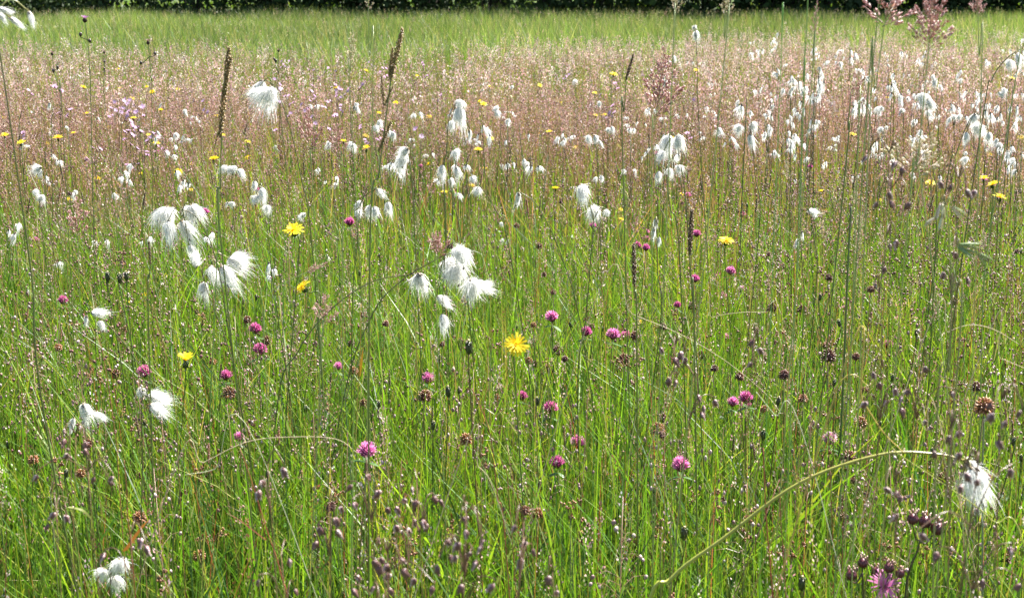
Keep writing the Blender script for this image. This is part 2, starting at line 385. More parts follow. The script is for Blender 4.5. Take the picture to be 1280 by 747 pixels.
for row, (yy, n, step) in enumerate(((45.5, 15, 4.2), (53, 12, 5.8), (62, 12, 7.2))):
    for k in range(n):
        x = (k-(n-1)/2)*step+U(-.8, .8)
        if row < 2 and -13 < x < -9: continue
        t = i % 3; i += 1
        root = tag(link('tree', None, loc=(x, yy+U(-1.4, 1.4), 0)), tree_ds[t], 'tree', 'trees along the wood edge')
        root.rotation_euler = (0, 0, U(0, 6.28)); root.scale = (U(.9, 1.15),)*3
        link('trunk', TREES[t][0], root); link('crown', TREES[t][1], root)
def shrub_mesh(seed):
    lf = np.random.default_rng(seed); soups = []
    for k in range(26):
        c = np.array([lf.normal(0, 1.1), lf.normal(0, .7), lf.uniform(.15, 1.9)]); m = 60
        p = c+lf.normal(0, .28, (m, 3)); p[:, 2] = np.maximum(p[:, 2], .05); L = lf.uniform(.1, .2, m)
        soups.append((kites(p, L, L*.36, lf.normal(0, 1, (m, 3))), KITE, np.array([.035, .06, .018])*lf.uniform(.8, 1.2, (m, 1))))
    st = MB()
    for k in range(7): st.tube([(0, 0, -.1), (U(-.4, .4), U(-.3, .3), .8), (U(-1.2, 1.2), U(-.7, .7), 1.8)], .03, .01, (.06, .05, .04), 5)
    return merge_soups('foliage', M_LEAF, soups), st.mesh('stem', M_BARK)
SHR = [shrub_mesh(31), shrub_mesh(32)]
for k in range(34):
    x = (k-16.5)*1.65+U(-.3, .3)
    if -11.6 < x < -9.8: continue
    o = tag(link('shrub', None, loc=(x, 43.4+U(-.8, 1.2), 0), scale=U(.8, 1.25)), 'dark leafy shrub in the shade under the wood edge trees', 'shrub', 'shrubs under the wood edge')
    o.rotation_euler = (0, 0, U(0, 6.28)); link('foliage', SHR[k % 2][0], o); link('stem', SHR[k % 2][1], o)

# ================================================================== FLOWERS
WHITE = (.92, .91, .88)
LAND = []                                            # (short name, px, py) of plants a label may point to
FALL = {}
ITEMS = []                                           # (object, what, px, py) still waiting for a label of their own
def base_of(p, lean=.03):
    return Vector((p.x+U(-lean, lean), p.y+U(-.01, lean), 0))
def stem_pts(d, pix, ground=None):
    pts = [at(x, y, d) for x, y in pix]; dv = pts[0]-pts[1]; run = min(1, max(-1, dv.x/(abs(dv.z)+1e-3))); g = ground or base_of(pts[0]+Vector((run*min(.2, pts[0].z*.6), 0, 0)), .06)
    if pts[0].z < .02: pts[0].z = .02
    return g, spline([g]+pts, 6)

# ---- cottongrass
def tuft_mesh(seed, kind):
    r = random.Random(seed); m = MB(); L = .036
    n, rad, cz, rz, stray = {'droop': (520, .24, -.6, .44, .2), 'round': (560, .38, -.46, .46, .22), 'fluff': (800, .42, -.5, .5, .25), 'side': (540, .3, -.58, .48, .26), 'slim': (300, .13, -.6, .42, .06)}[kind]
    wx, wy = (r.uniform(.15, .4), r.uniform(-.2, .2)) if kind in ('side', 'fluff') else (r.uniform(-.1, .1), r.uniform(-.1, .1))
    lumps = [Vector((r.gauss(0, .4), r.gauss(0, .4), r.gauss(0, .4))) for _ in range(5)]
    for k in range(n):
        v = Vector((r.gauss(0, 1), r.gauss(0, 1), r.gauss(0, 1))).normalized()*r.random()**.4
        v = v*.75+r.choice(lumps)*.9
        e = Vector((v.x*rad+wx*.5, v.y*rad+wy*.5, cz+v.z*rz))*L
        if r.random() < stray: e = e*r.uniform(1.1, 1.5)+Vector((r.gauss(0, .1), r.gauss(0, .1), 0))*L
        ph = r.uniform(0, 6.28); o = Vector((math.cos(ph), math.sin(ph), -.4))*.002
        c1 = o*2.2+e*.3+Vector((v.x, v.y, 0))*(rad*L*.55); c2 = e*.75+Vector((r.gauss(0, .07), r.gauss(0, .07), r.gauss(.03, .06)))*L
        pts = []
        for q in range(5):
            t = q/4; pts.append(o*(1-t)**3+c1*(3*t*(1-t)**2)+c2*(3*t*t*(1-t))+e*t**3)
        side = e.cross(Vector((r.gauss(0, 1), r.gauss(0, 1), r.gauss(0, 1))))
        if side.length < 1e-5: continue
        side.normalize(); wm = r.uniform(.0002, .0005)
        g = r.uniform(.9, 1.0); m.ribbon(pts, [wm*.8, wm, wm, wm*.7, wm*.15], side, tuple(c*g for c in WHITE))
    wind = Vector((wx, wy, 0))
    fat = {'droop': .17, 'round': .2, 'fluff': .17, 'side': .16, 'slim': .11}[kind]
    m.ell((0, 0, -.001), Vector((0, 0, -1))+wind*.5, L*.56, L*fat*.75, (.8, .79, .75), WHITE, 8, 6, 1, -.6)
    return m.mesh('tuft', M_COTTON)
def scale_mesh(seed):
    r = random.Random(seed); m = MB()
    m.ell((0, 0, .002), (r.uniform(-.1, .1), r.uniform(-.1, .1), -1), .011, .0026, (.16, .12, .07), (.035, .025, .02), 6, 4)
    for k in range(4):
        a = r.uniform(0, 6.28); m.ell((.0012*math.cos(a), .0012*math.sin(a), .001), (.35*math.cos(a), .35*math.sin(a), -1), .010, .0013, (.2, .15, .08), (.05, .035, .03), 5, 3)
    for k in range(2):                                # loose dark scales caught in the silk
        a = r.uniform(0, 6.28); z = -r.uniform(.012, .024); q = r.uniform(.006, .0095)
        m.ell((q*math.cos(a), q*math.sin(a), z), (.2*math.cos(a), .2*math.sin(a), -1), .005, .0011, (.05, .04, .03), None, 5, 3)
    return m.mesh('bract', M_SEED)
TUFT = {k: [tuft_mesh(100+i*7+len(k), k) for i in range(2)] for k in ('droop', 'round', 'fluff', 'side', 'slim')}
BRACT = [scale_mesh(5), scale_mesh(6)]
def cottongrass(d, pix, tufts, label, group=None, stemcol=(.09, .13, .03), ground=None, pale=False, name='cottongrass', r0=.0016):
    g, sp = stem_pts(d, pix, ground)
    root = link(name, None, loc=g); m = MB()
    m.tube([p-g for p in sp], r0*.6, .0006 if r0 < .003 else .0011, stemcol, 6, (.12, .10, .04) if r0 < .003 else (.3, .26, .07)); head = sp[-1]
    tl = []
    for (x, y, L, ang, kind) in tufts:
        dd = d+U(-.015, .02); p = at(x, y, dd); tl.append((p, L*.86*dd/FOC/.036, ang, kind))
        if (p-head).length > .004:
            mid = (p+head)/2+Vector((0, 0, .35*abs((p-head).x)+.003))
            m.tube([q-g for q in spline([head, mid, p], 5)], .0007, .0005, (.35, .33, .12) if pale else (.14, .15, .05), 5)
    for k in range(2):                                # dark leafy bracts where the stalks part
        e = head+Vector((U(-.012, .012), U(-.01, .01), U(.004, .02)))
        m.ribbon([head-g-Vector((0, 0, .01)), (head+e)/2-g, e-g], [.002, .003, .0004], (0, 1, 0), (.09, .05, .03))
    link('stem', m.mesh('stem', M_STEM), root)
    for p, s, ang, kind in tl:
        t = link('tuft', random.choice(TUFT[kind]), root, p-g, hang(ang, U(-.2, .2)), s)
        link('bract', random.choice(BRACT), t)
    if label: tag(root, label, 'cottongrass', group)
    return root
CG = 'cottongrass plants with white silky tufts'
def hero(o, short, px, py): LAND.append((short, px, py)); return o
HC = [
 # label, short, d, stem px, tufts
 ('cottongrass nodding in at the top corner with four narrow closed white tufts', None, 1.15, [(62, 560), (40, 350), (18, 190), (2, 80), (-8, 20)], [(-2, 10, 26, 75, 'slim'), (36, 14, 30, 12, 'slim'), (12, 22, 30, 52, 'slim'), (-4, 14, 28, 40, 'slim')], True),
 ('tall cottongrass with three windblown white tufts beside the tall brown sedge spike', 'tall windblown cottongrass', 1.6, [(392, 330), (375, 215), (358, 145), (344, 110)], [(330, 101, 30, -62, 'side'), (322, 112, 24, -48, 'droop'), (338, 108, 42, -4, 'fluff')], False),
 ('cottongrass with a thick bunch of four shaggy white tufts on an arching stalk', 'shaggy four tufted cottongrass', 1.5, [(290, 440), (276, 350), (262, 300), (244, 270), (228, 262)], [(208, 258, 44, -6, 'round'), (210, 276, 38, 4, 'droop'), (238, 256, 38, 8, 'round'), (226, 276, 42, 22, 'droop'), (236, 306, 18, 40, 'side')], False),
 ('cottongrass with five splayed white tufts hanging from pale arched stalks', 'splayed five tufted cottongrass', 1.55, [(300, 500), (284, 430), (262, 372), (252, 338)], [(246, 334, 30, -150, 'side'), (262, 332, 34, 42, 'side'), (286, 322, 34, 48, 'fluff'), (276, 332, 44, 30, 'droop'), (254, 352, 28, 6, 'droop')], True),
 ('cottongrass with one side swept white tuft at the end of a long arched stem', 'side swept cottongrass', 1.42, [(345, 520), (372, 440), (412, 388), (465, 352), (520, 342)], [(522, 341, 38, 32, 'side')], False),
 ('cottongrass with the biggest fluffy white cluster standing in mid meadow', 'biggest fluffy cottongrass', 1.42, [(425, 520), (462, 400), (500, 352), (556, 318)], [(574, 308, 46, 10, 'fluff'), (571, 330, 48, 0, 'fluff'), (588, 350, 46, 16, 'fluff'), (600, 358, 24, 70, 'fluff'), (546, 370, 28, 48, 'droop'), (553, 392, 30, 4, 'droop'), (560, 322, 50, 14, 'round')], False),
 ('cottongrass with a ring of five small drooping white tufts under an arching stalk', 'five small tufted cottongrass', 2.2, [(440, 400), (446, 310), (452, 252), (470, 236)], [(450, 250, 22, -12, 'droop'), (447, 262, 20, 0, 'round'), (462, 256, 26, 0, 'droop'), (471, 236, 20, 25, 'side'), (485, 252, 22, 8, 'droop'), (468, 258, 24, 4, 'droop')], False),
 ('cottongrass with one long narrow white tuft leaning beside the three part sedge spike', None, 2.1, [(520, 330), (516, 240), (510, 186)], [(509, 184, 24, -10, 'side'), (506, 190, 36, -14, 'droop')], False),
 ('cottongrass with one round tuft held above three white hanging tufts', 'round topped cottongrass', 2.2, [(580, 330), (566, 250), (560, 200), (564, 190)], [(570, 186, 20, 0, 'round'), (553, 206, 26, 0, 'droop'), (570, 208, 20, 8, 'droop'), (563, 222, 18, 8, 'droop')], False),
 ('cottongrass with two loose white tufts on a leaning stalk by the round topped one', None, 2.2, [(640, 330), (618, 260), (592, 222)], [(590, 220, 18, 5, 'round'), (598, 234, 22, -20, 'round')], False),
 ('tall dark stemmed cottongrass with slim white tufts dripping from its bent tip', 'dark stemmed cottongrass', 2.25, [(556, 260), (558, 190), (562, 145), (573, 124)], [(574, 124, 20, 5, 'round'), (574, 134, 34, 6, 'droop'), (565, 150, 22, -5, 'droop'), (587, 162, 22, 0, 'slim')], False),
 ('cottongrass with two fluffy white heads on a straight stem in open green grass', 'two headed straight cottongrass', 1.85, [(722, 500), (732, 400), (738, 330), (742, 275)], [(726, 230, 34, 14, 'side'), (742, 258, 32, 4, 'fluff'), (759, 262, 16, 0, 'round')], False),
 ('cottongrass with two large white tufts side by side over brown quaking grass', 'large twin tufted cottongrass', 1.9, [(862, 320), (856, 240), (846, 175)], [(836, 168, 36, -6, 'droop'), (848, 168, 36, 4, 'droop'), (830, 188, 20, -30, 'side')], False),
 ('cottongrass with three small white tufts in a row under the large twin tufts', None, 2.0, [(850, 330), (838, 260), (832, 212)], [(823, 214, 22, -4, 'droop'), (837, 210, 18, 4, 'round'), (848, 206, 18, 10, 'round')], False),
 ('single dull greyish cottongrass tuft hanging from a bent pale stem', None, 2.1, [(730, 430), (702, 320), (672, 258), (650, 240)], [(648, 240, 28, -8, 'slim')], True),
 ('cottongrass with three round white tufts beside an orange yellow hawkbit', None, 2.5, [(948, 300), (944, 220), (938, 160)], [(926, 156, 20, -20, 'round'), (941, 152, 20, 10, 'round'), (937, 168, 24, 18, 'droop')], False),
 ('tall cottongrass with one white head standing up against the green strip', None, 3.0, [(874, 160), (872, 90), (869, 36)], [(868, 32, 10, 0, 'round'), (870, 38, 20, 4, 'droop')], False),
 ('cottongrass with two big white tufts on the stem beside the pink soft grass', 'big white pair below the pink soft grass', 2.1, [(1170, 300), (1166, 210), (1158, 130)], [(1152, 116, 26, 10, 'round'), (1160, 124, 26, 30, 'droop'), (1160, 138, 16, 30, 'round')], False),
 ('cottongrass with three white tufts under an arched dark stalk amid thick cotton', None, 2.3, [(1180, 250), (1196, 190), (1212, 150), (1222, 142)], [(1218, 142, 22, 0, 'round'), (1222, 154, 30, 10, 'fluff'), (1208, 165, 20, 0, 'droop'), (1236, 165, 20, 10, 'droop')], False),
 ('cottongrass with white tufts on an arched olive stalk at the picture edge', None, 2.2, [(1225, 170), (1240, 100), (1262, 70), (1276, 66)], [(1272, 66, 22, 10, 'droop'), (1262, 74, 20, 0, 'round'), (1286, 70, 24, 10, 'fluff')], True),
 ('greyish ragged cottongrass with two torn tufts on a slanting pale stalk', 'torn grey cottongrass', 1.95, [(200, 520), (170, 450), (130, 400), (118, 388)], [(114, 390, 26, 68, 'side'), (124, 400, 22, 26, 'droop'), (108, 394, 20, 0, 'slim')], True),
 ('cottongrass low in the grass with a hanging white tuft and a wisp blown sideways', 'low wispy cottongrass', 1.55, [(122, 660), (118, 580), (110, 508)], [(104, 504, 36, 6, 'droop'), (117, 518, 22, 80, 'side'), (92, 522, 30, -14, 'slim')], False),
 ('cottongrass whose single cream white plume is blown out under a dark clover stalk', 'cream plumed cottongrass', 1.5, [(176, 680), (178, 590), (177, 520), (178, 488)], [(177, 484, 18, -12, 'round'), (184, 494, 40, 52, 'side'), (188, 504, 34, 30, 'side')], False),
 ('cottongrass with two white tufts low at the bottom edge among tall blades', None, 1.5, [(132, 900), (136, 800), (138, 720)], [(130, 710, 30, -18, 'round'), (150, 698, 40, 2, 'fluff'), (142, 720, 30, 10, 'round')], False),
 ('cottongrass bowed over on a long yellow green arch with a wet looking tuft', 'bowed yellow green cottongrass', 1.15, [(800, 790), (840, 722), (905, 672), (1000, 603), (1100, 568), (1168, 567), (1205, 575)], [(1206, 577, 62, 46, 'slim'), (1214, 584, 66, 40, 'side'), (1220, 592, 52, 30, 'slim')], True),
 ('tiny crooked white cottongrass wisp alone in the green by pink clover', None, 2.6, [(1020, 360), (1018, 300), (1012, 265)], [(1010, 263, 18, 60, 'side'), (1018, 268, 9, 10, 'round')], False),
 ('cottongrass with three hanging tufts close by the tallest bare green stem', None, 2.1, [(345, 380), (336, 300), (324, 232)], [(318, 226, 20, -8, 'droop'), (328, 234, 26, 4, 'droop'), (320, 244, 22, -14, 'round'), (334, 256, 18, 0, 'round')], False),
 ('dull see through cottongrass tufts on a straight stalk in green grass', None, 2.1, [(824, 420), (822, 340), (821, 275)], [(820, 272, 24, 0, 'slim'), (817, 285, 24, -5, 'slim'), (824, 296, 18, 0, 'slim')], True),
 ('faded wispy cottongrass with grey white tuft by the white wisp over clover', None, 2.3, [(1004, 400), (1003, 340), (1000, 290)], [(1002, 288, 18, 10, 'slim'), (998, 298, 18, -20, 'slim')], True),
]
for lab, short, d, pix, tf, pale in HC:
    if d < 1.75 and 60 < tf[0][1] < 480: d *= 1.22
    o = cottongrass(d, pix, tf, lab, CG, pale=pale, stemcol=(.38, .42, .06) if 'yellow green' in lab else (.09, .13, .03), r0=.0032 if 'yellow green' in lab else .0016)
    if short: LAND.append((short, tf[0][0], tf[0][1]+15))
# the middle distance: each placed where it stands, its label found further down
MC = [(290, 205, 18, 4), (190, 165, 16, 2), (218, 168, 12, 2), (238, 174, 12, 1), (55, 210, 20, 2), (48, 238, 20, 2), (92, 235, 14, 2), (630, 278, 16, 1), (634, 300, 14, 2), (410, 317, 18, 2), (377, 268, 18, 2), (30, 362, 14, 1),
 (655, 196, 14, 2), (700, 172, 14, 2), (742, 168, 18, 3), (760, 160, 14, 2), (622, 135, 14, 3), (638, 108, 12, 1), (748, 215, 16, 2), (290, 255, 16, 2), (144, 238, 14, 2), (440, 180, 16, 3), (414, 178, 12, 2), (466, 152, 16, 3), (490, 165, 14, 3), (444, 130, 12, 3), (500, 215, 14, 2),
 (985, 108, 18, 3), (1004, 112, 14, 2), (1024, 80, 13, 2), (898, 160, 16, 2), (924, 128, 12, 2), (972, 88, 13, 3), (1048, 78, 12, 3), (1100, 130, 13, 3), (1130, 135, 13, 2), (1106, 155, 14, 2), (1194, 145, 15, 3), (1204, 190, 15, 2), (1254, 110, 14, 3), (1272, 205, 18, 2), (1246, 175, 14, 2), (835, 95, 14, 2), (840, 72, 10, 2), (1138, 210, 14, 1), (205, 130, 11, 1), (65, 130, 18, 1), (120, 145, 11, 1), (230, 140, 12, 2), (1170, 95, 14, 3), (1085, 95, 12, 2), (752, 125, 13, 2), (720, 100, 10, 1), (575, 95, 10, 1), (612, 160, 12, 2), (784, 148, 10, 2), (345, 182, 10, 2), (345, 355, 12, 1), (70, 325, 12, 2), (256, 355, 14, 1)]
def rand_tufts(x, y, sz, n):
    t = []
    for k in range(n):
        t.append((x+U(-.8, .8)*sz*(.35+.3*n/3), y+U(-.3, .5)*sz, sz*U(.65, 1.2), U(-40, 40), random.choice(('droop', 'round', 'slim', 'side', 'fluff', 'side'))))
    return t
def plain_d(py, sz, S, zlo, zhi):
    """distance that gives a thing of real size S its size in the picture, kept to plausible heights"""
    d = S*FOC/sz; r = ray(640, py); s = -r.z/r.y
    if s > 1e-4: d = min(max(d, (CAM_H-zhi)/s), (CAM_H-zlo)/s)
    return d
for x, y, sz, n in MC:
    d = plain_d(y, sz, .034, .3, .72)
    bx = x+U(-6, 6); sz *= .82
    o = cottongrass(d, [(bx, y+sz*3), (x+U(-3, 3), y+sz)], rand_tufts(x, y, sz, n), None, CG)
    ITEMS.append((o, 'cottongrass', ('one white tuft', 'two white tufts', 'three white tufts', 'four white tufts')[n-1], x, y+sz*.5))
# far cottongrass: one mesh each (their parts are a pixel or two)
def far_cotton(seed, n):
    r = random.Random(seed); m = MB(); H = .5
    m.tube([(0, 0, 0), (r.uniform(-.02, .02), 0, H*.6), (r.uniform(-.03, .03), 0, H)], .0018, .0012, (.09, .11, .03), 4)
    for k in range(n):
        p = Vector((r.uniform(-.026, .026), r.uniform(-.02, .02), H-r.uniform(-.015, .04))); ax = Vector((r.gauss(0, .25), r.gauss(0, .2), -1)); L = r.uniform(.013, .03)
        m.ell(p, ax, L*.7, L*r.uniform(.1, .17), (.75, .73, .68), WHITE, 7, 5, .9, -.7)
        m.ell(p+Vector((0, -.001, .003)), ax, .009, .003, (.06, .045, .03), None, 5, 3)
        cx, cy = r.gauss(0, .22), r.gauss(0, .15); lum = [Vector((r.gauss(0, .22), r.gauss(0, .2), r.gauss(0, .2))) for _ in range(3)]; fx = r.uniform(.18, .36)
        for q in range(64):
            v = Vector((r.gauss(0, 1), r.gauss(0, 1), r.gauss(0, 1))).normalized()*r.random()**.4; j = r.choice(lum)
            e = (Vector((v.x*fx+cx+j.x, v.y*fx+cy+j.y, -.62+v.z*.4+j.z))+(ax+Vector((0, 0, 1)))*.4)*L*r.uniform(.75, 1.3)*(1.5 if r.random() < .1 else 1)
            s = e.cross(Vector((r.gauss(0, 1), r.gauss(0, 1), r.gauss(0, 1)))).normalized(); wm = r.uniform(.0008, .0018)
            m.ribbon([p+e*.05, p+e*.5+Vector((v.x, v.y, .2))*L*.14, p+e], [wm*.6, wm, wm*.25], s, WHITE)
    return m.mesh('cottongrass', M_COTTON)
FARC = [far_cotton(40+k, 1+k % 4) for k in range(16)]
def zone(n, x0, x1, y0, y1, z0, z1, pw=1.0):
    for _ in range(n):
        x = U(x0, x1); y = y0+(y1-y0)*random.random()**pw; z = U(z0, z1)
        yield x, y, at_z(x, y, z)
def scatter_far(meshes, name, zones, zr, H, label, cat, group, smin=.9, smax=1.15):
    for zn, lab in zones:
        for x, y, p in zone(*zn[:5], *zr, *(zn[5:])):
            o = link(name, random.choice(meshes), None, (p.x, p.y, 0), Quaternion((0, 0, 1), U(0, 6.28)))
            s = p.z/H*U(smin, smax)*.97; q = U(.7, 1.1); o.scale = (q, q, s)
            ITEMS.append((o, name, None, x, y)); FALL[o] = (lab, cat, group)
scatter_far(FARC, 'cottongrass', [((80, 930, 1280, 50, 145, .9), 'small cottongrass in the thick white drift below the pink soft grass')], (.5, .66), .5, None, 'cottongrass', CG)
scatter_far(FARC, 'cottongrass', [((50, 960, 1280, 100, 200, .9), 'small cottongrass on the near side of the thick white drift'),
    ((30, 790, 960, 60, 200, .8), 'small cottongrass dotted between the white drift and the open meadow'),
    ((30, 380, 790, 110, 235, .9), 'small cottongrass scattered in the brown haze of mid meadow'),
    ((18, 0, 380, 110, 290, 1.0), 'small sparse cottongrass among lilac and yellow flowers')], (.36, .52), .5, None, 'cottongrass', CG)

# ---- yellow hawkbits
YEL = (.84, .70, .025); YEL2 = (.82, .6, .015)
def ray_mesh(L=.016, w=.0028):
    m = MB(); pts = [(0, .0015, .001), (0, L*.35, .0012), (0, L*.75, .0005), (0, L*.93, -.0002)]
    m.ribbon(pts, [w*.5, w*.95, w, w*.9], (1, 0, 0), YEL2, YEL)
    for k in (-1, 0, 1):                              # toothed end
        x = k*w*.3; m.add([(x-w*.15, L*.93, -.0002), (x+w*.15, L*.93, -.0002), (x, L*1.02, -.0004)], [(0, 1, 2)], [YEL]*3)
    return m
def add_copy(m, src, mat, tint=1.0):
    m.add([mat @ Vector(v) for v in src.v], src.f, [tuple(min(.9, x*tint) for x in c) for c in src.c])
RAY = ray_mesh(); RAY_ME = RAY.mesh('petal', M_PETAL)
def ray_xf(k, n, lay, r=random):
    a = 6.2832*(k+r.uniform(-.3, .3))/n; el = (.05, .32, .7, 1.15)[lay]+r.uniform(-.16, .16); sc_ = (1, .86, .64, .42)[lay]*r.uniform(.88, 1.08)
    return Quaternion((0, 0, 1), a) @ Quaternion((1, 0, 0), el), sc_
LAYERS = ((17, 0), (15, 1), (12, 2), (9, 3))
def involucre():
    m = MB(); m.ell((0, 0, -.012), (0, 0, 1), .014, .0042, (.05, .09, .02), (.06, .10, .025), 8, 5, 1, -.3)
    for k in range(14):
        a = k*2.4; z = -.011+.008*(k % 3)/3; q = .0036
        m.ell((q*math.cos(a), q*math.sin(a), z), (.15*math.cos(a), .15*math.sin(a), 1), .006, .0009, (.03, .05, .015), (.1, .12, .03), 4, 3)
    return m
INV = involucre().mesh('involucre', M_STEM)
def rays_mesh(seed, close=0.0, layers=LAYERS):
    r = random.Random(seed); m = MB()
    for n, lay in layers:
        for k in range(n):
            q, s_ = ray_xf(k, n, lay, r); q = q if not close else Quaternion((0, 0, 1), 6.2832*k/n+lay) @ Quaternion((1, 0, 0), close+r.uniform(-.12, .12)+lay*.1)
            add_copy(m, RAY, q.to_matrix().to_4x4() @ Matrix.Scale(s_, 4), r.uniform(.85, 1.1))
    return m.mesh('ray_petals', M_PETAL)
RAYS = [rays_mesh(1), rays_mesh(2), rays_mesh(3)]; RAYC = [rays_mesh(4, .75), rays_mesh(5, .95)]
def tilt(dx, dy):
    return Vector((0, 0, 1)).rotation_difference(Vector((dx, dy, 1)).normalized()) @ Quaternion((0, 0, 1), U(0, 6.28))
HK = 'yellow hawkbit flowers'
STEMC = (.10, .14, .03); REDST = (.16, .06, .04)
def hawkbit(x, y, sz, d=None, face=(0, -.35), close=False, label=None, single=False, red=False):
    S = .034 if not close else .024
    d = d or plain_d(y, sz, S, .22, .7); p = at(x, y, d); g = base_of(p, .05); root = link('hawkbit', None, loc=g); m = MB()
    ax = Vector((face[0], face[1], 1)).normalized(); q = Vector((0, 0, 1)).rotation_difference(ax)
    neck = p-ax*.012
    m.tube([v-g for v in spline([g, (g+neck)/2+Vector((U(-.012, .012), 0, 0)), neck-ax*.03, neck], 5)], .0009, .001, REDST if red else STEMC, 6, STEMC)
    link('stem', m.mesh('stem', M_STEM), root)
    s = sz*d/FOC/S; h = link('flower_head', INV, root, p-g, q, s)
    if single:
        for n, lay in LAYERS:
            for k in range(n):
                qq, ss = ray_xf(k, n, lay); link('petal', RAY_ME, h, (0, 0, 0), qq, ss)
    else: link('ray_petals', random.choice(RAYC if close else RAYS), h)
    if label: tag(root, label, 'flower', HK)
    return root
HH = [(645, 431, 36, (.1, -1.3), 0, 'wide open yellow hawkbit facing the camera beside the big fluffy cottongrass', 'wide open hawkbit', 1),
 (367, 288, 30, (-.1, -.45), 0, 'yellow hawkbit seen edge on above the half shut one by the tall green stem', 'edge on hawkbit', 1),
 (378, 359, 27, (-.9, -.35), 0, 'yellow hawkbit tipped sideways with its rim of petals turned away', 'tipped yellow hawkbit', 1),
 (908, 301, 22, (0, -.25), 0, 'flat yellow hawkbit on its own in green grass among pink clovers', 'lone flat hawkbit', 1),
 (232, 452, 21, (.1, -.1), 1, 'half closed yellow hawkbit cup on a dark green stalk above the white plume', 'half closed hawkbit cup', 0),
 (223, 215, 13, (.1, -.8), 0, 'small bright yellow hawkbit turned to the camera above the shaggy cottongrass', None, 0),
 (181, 371, 10, (0, -.2), 1, 'small orange yellow hawkbit bud opening beside its twin over the torn cottongrass', None, 0),
 (163, 380, 11, (0, -.2), 1, 'orange yellow hawkbit cup on a dark stalk right by the torn grey cottongrass', None, 0),
 (206, 345, 11, (0, -.5), 0, 'withered orange hawkbit with ragged rim left of the splayed cottongrass', None, 0),
 (776, 274, 9, (.2, -.2), 0, 'small yellow hawkbit beside the two headed straight cottongrass', None, 0)]
for x, y, sz, fc, cl, lab, short, sg in HH:
    hawkbit(x, y, sz, face=fc, close=cl, label=lab, single=sg)
    if short: LAND.append((short, x, y))
MH = [(310, 197, 12), (122, 223, 12), (88, 249, 14), (175, 217, 9), (238, 237, 9), (555, 240, 13), (494, 290, 9), (606, 210, 8), (767, 93, 13), (675, 107, 9), (1066, 168, 12), (1163, 229, 16), (1099, 250, 9), (590, 232, 12), (1238, 194, 10), (945, 160, 11), (852, 243, 9), (585, 172, 10), (613, 173, 12), (527, 147, 9), (604, 130, 12), (457, 170, 11), (536, 146, 10), (420, 110, 9), (1276, 172, 11), (718, 184, 9), (695, 138, 8), (776, 262, 8), (800, 402, 11), (30, 184, 10), (58, 180, 9), (108, 142, 10), (190, 115, 11), (183, 109, 8), (165, 123, 9), (222, 112, 9), (40, 168, 9), (5, 147, 9), (136, 159, 9), (66, 198, 9), (240, 205, 9), (262, 190, 9), (345, 195, 9), (270, 145, 9), (558, 178, 10), (634, 187, 9), (535, 205, 9), (345, 160, 8), (700, 128, 8), (1090, 158, 9), (1226, 175, 8), (870, 88, 9), (1265, 98, 10), (1040, 133, 8)]
for x, y, sz in MH:
    sz *= .88
    o = hawkbit(x, y, sz, face=(U(-.3, .3), U(-.8, -.1)), red=random.random() < .3)
    ITEMS.append((o, 'yellow hawkbit', 'small open flower', x, y))
def far_hawk(seed):
    r = random.Random(seed); m = MB(); H = .42; m.tube([(0, 0, 0), (r.uniform(-.03, .03), 0, H*.6), (0, 0, H-.01)], .0018, .0015, STEMC, 4)
    q = Vector((0, 0, 1)).rotation_difference(Vector((r.uniform(-.4, .4), r.uniform(-.6, .2), 1)).normalized())
    for lay, n in ((0, 13), (1, 9), (2, 6)):
        for k in range(n):
            a = 6.28*k/n+r.uniform(-.2, .2); e = (.1, .5, 1.0)[lay]; L = .017*(1, .8, .5)[lay]
            d = q @ Vector((math.cos(a)*math.cos(e), math.sin(a)*math.cos(e), math.sin(e))); sd = q @ Vector((-math.sin(a), math.cos(a), 0))
            o = Vector((0, 0, H)); m.ribbon([o, o+d*L*.6, o+d*L], [.002, .0042, .0035], sd, YEL2, YEL)
    m.ell((0, 0, H-.012), q @ Vector((0, 0, 1)), .012, .004, (.05, .09, .02), None, 6, 3)
    return m.mesh('hawkbit', M_PETAL)
FARH = [far_hawk(60+k) for k in range(6)]
scatter_far(FARH, 'hawkbit', [((14, 0, 360, 92, 260, 1.0), 'small yellow hawkbit in the lilac flecked grass past the shaggy cottongrass'),
    ((14, 380, 760, 85, 240, .9), 'small yellow hawkbit in the brown haze behind the biggest cottongrass'),
    ((8, 780, 1280, 85, 250, 1.0), 'small yellow hawkbit between the white drift of cottongrass and pink clovers')], (.34, .48), .42, None, 'flower', HK)

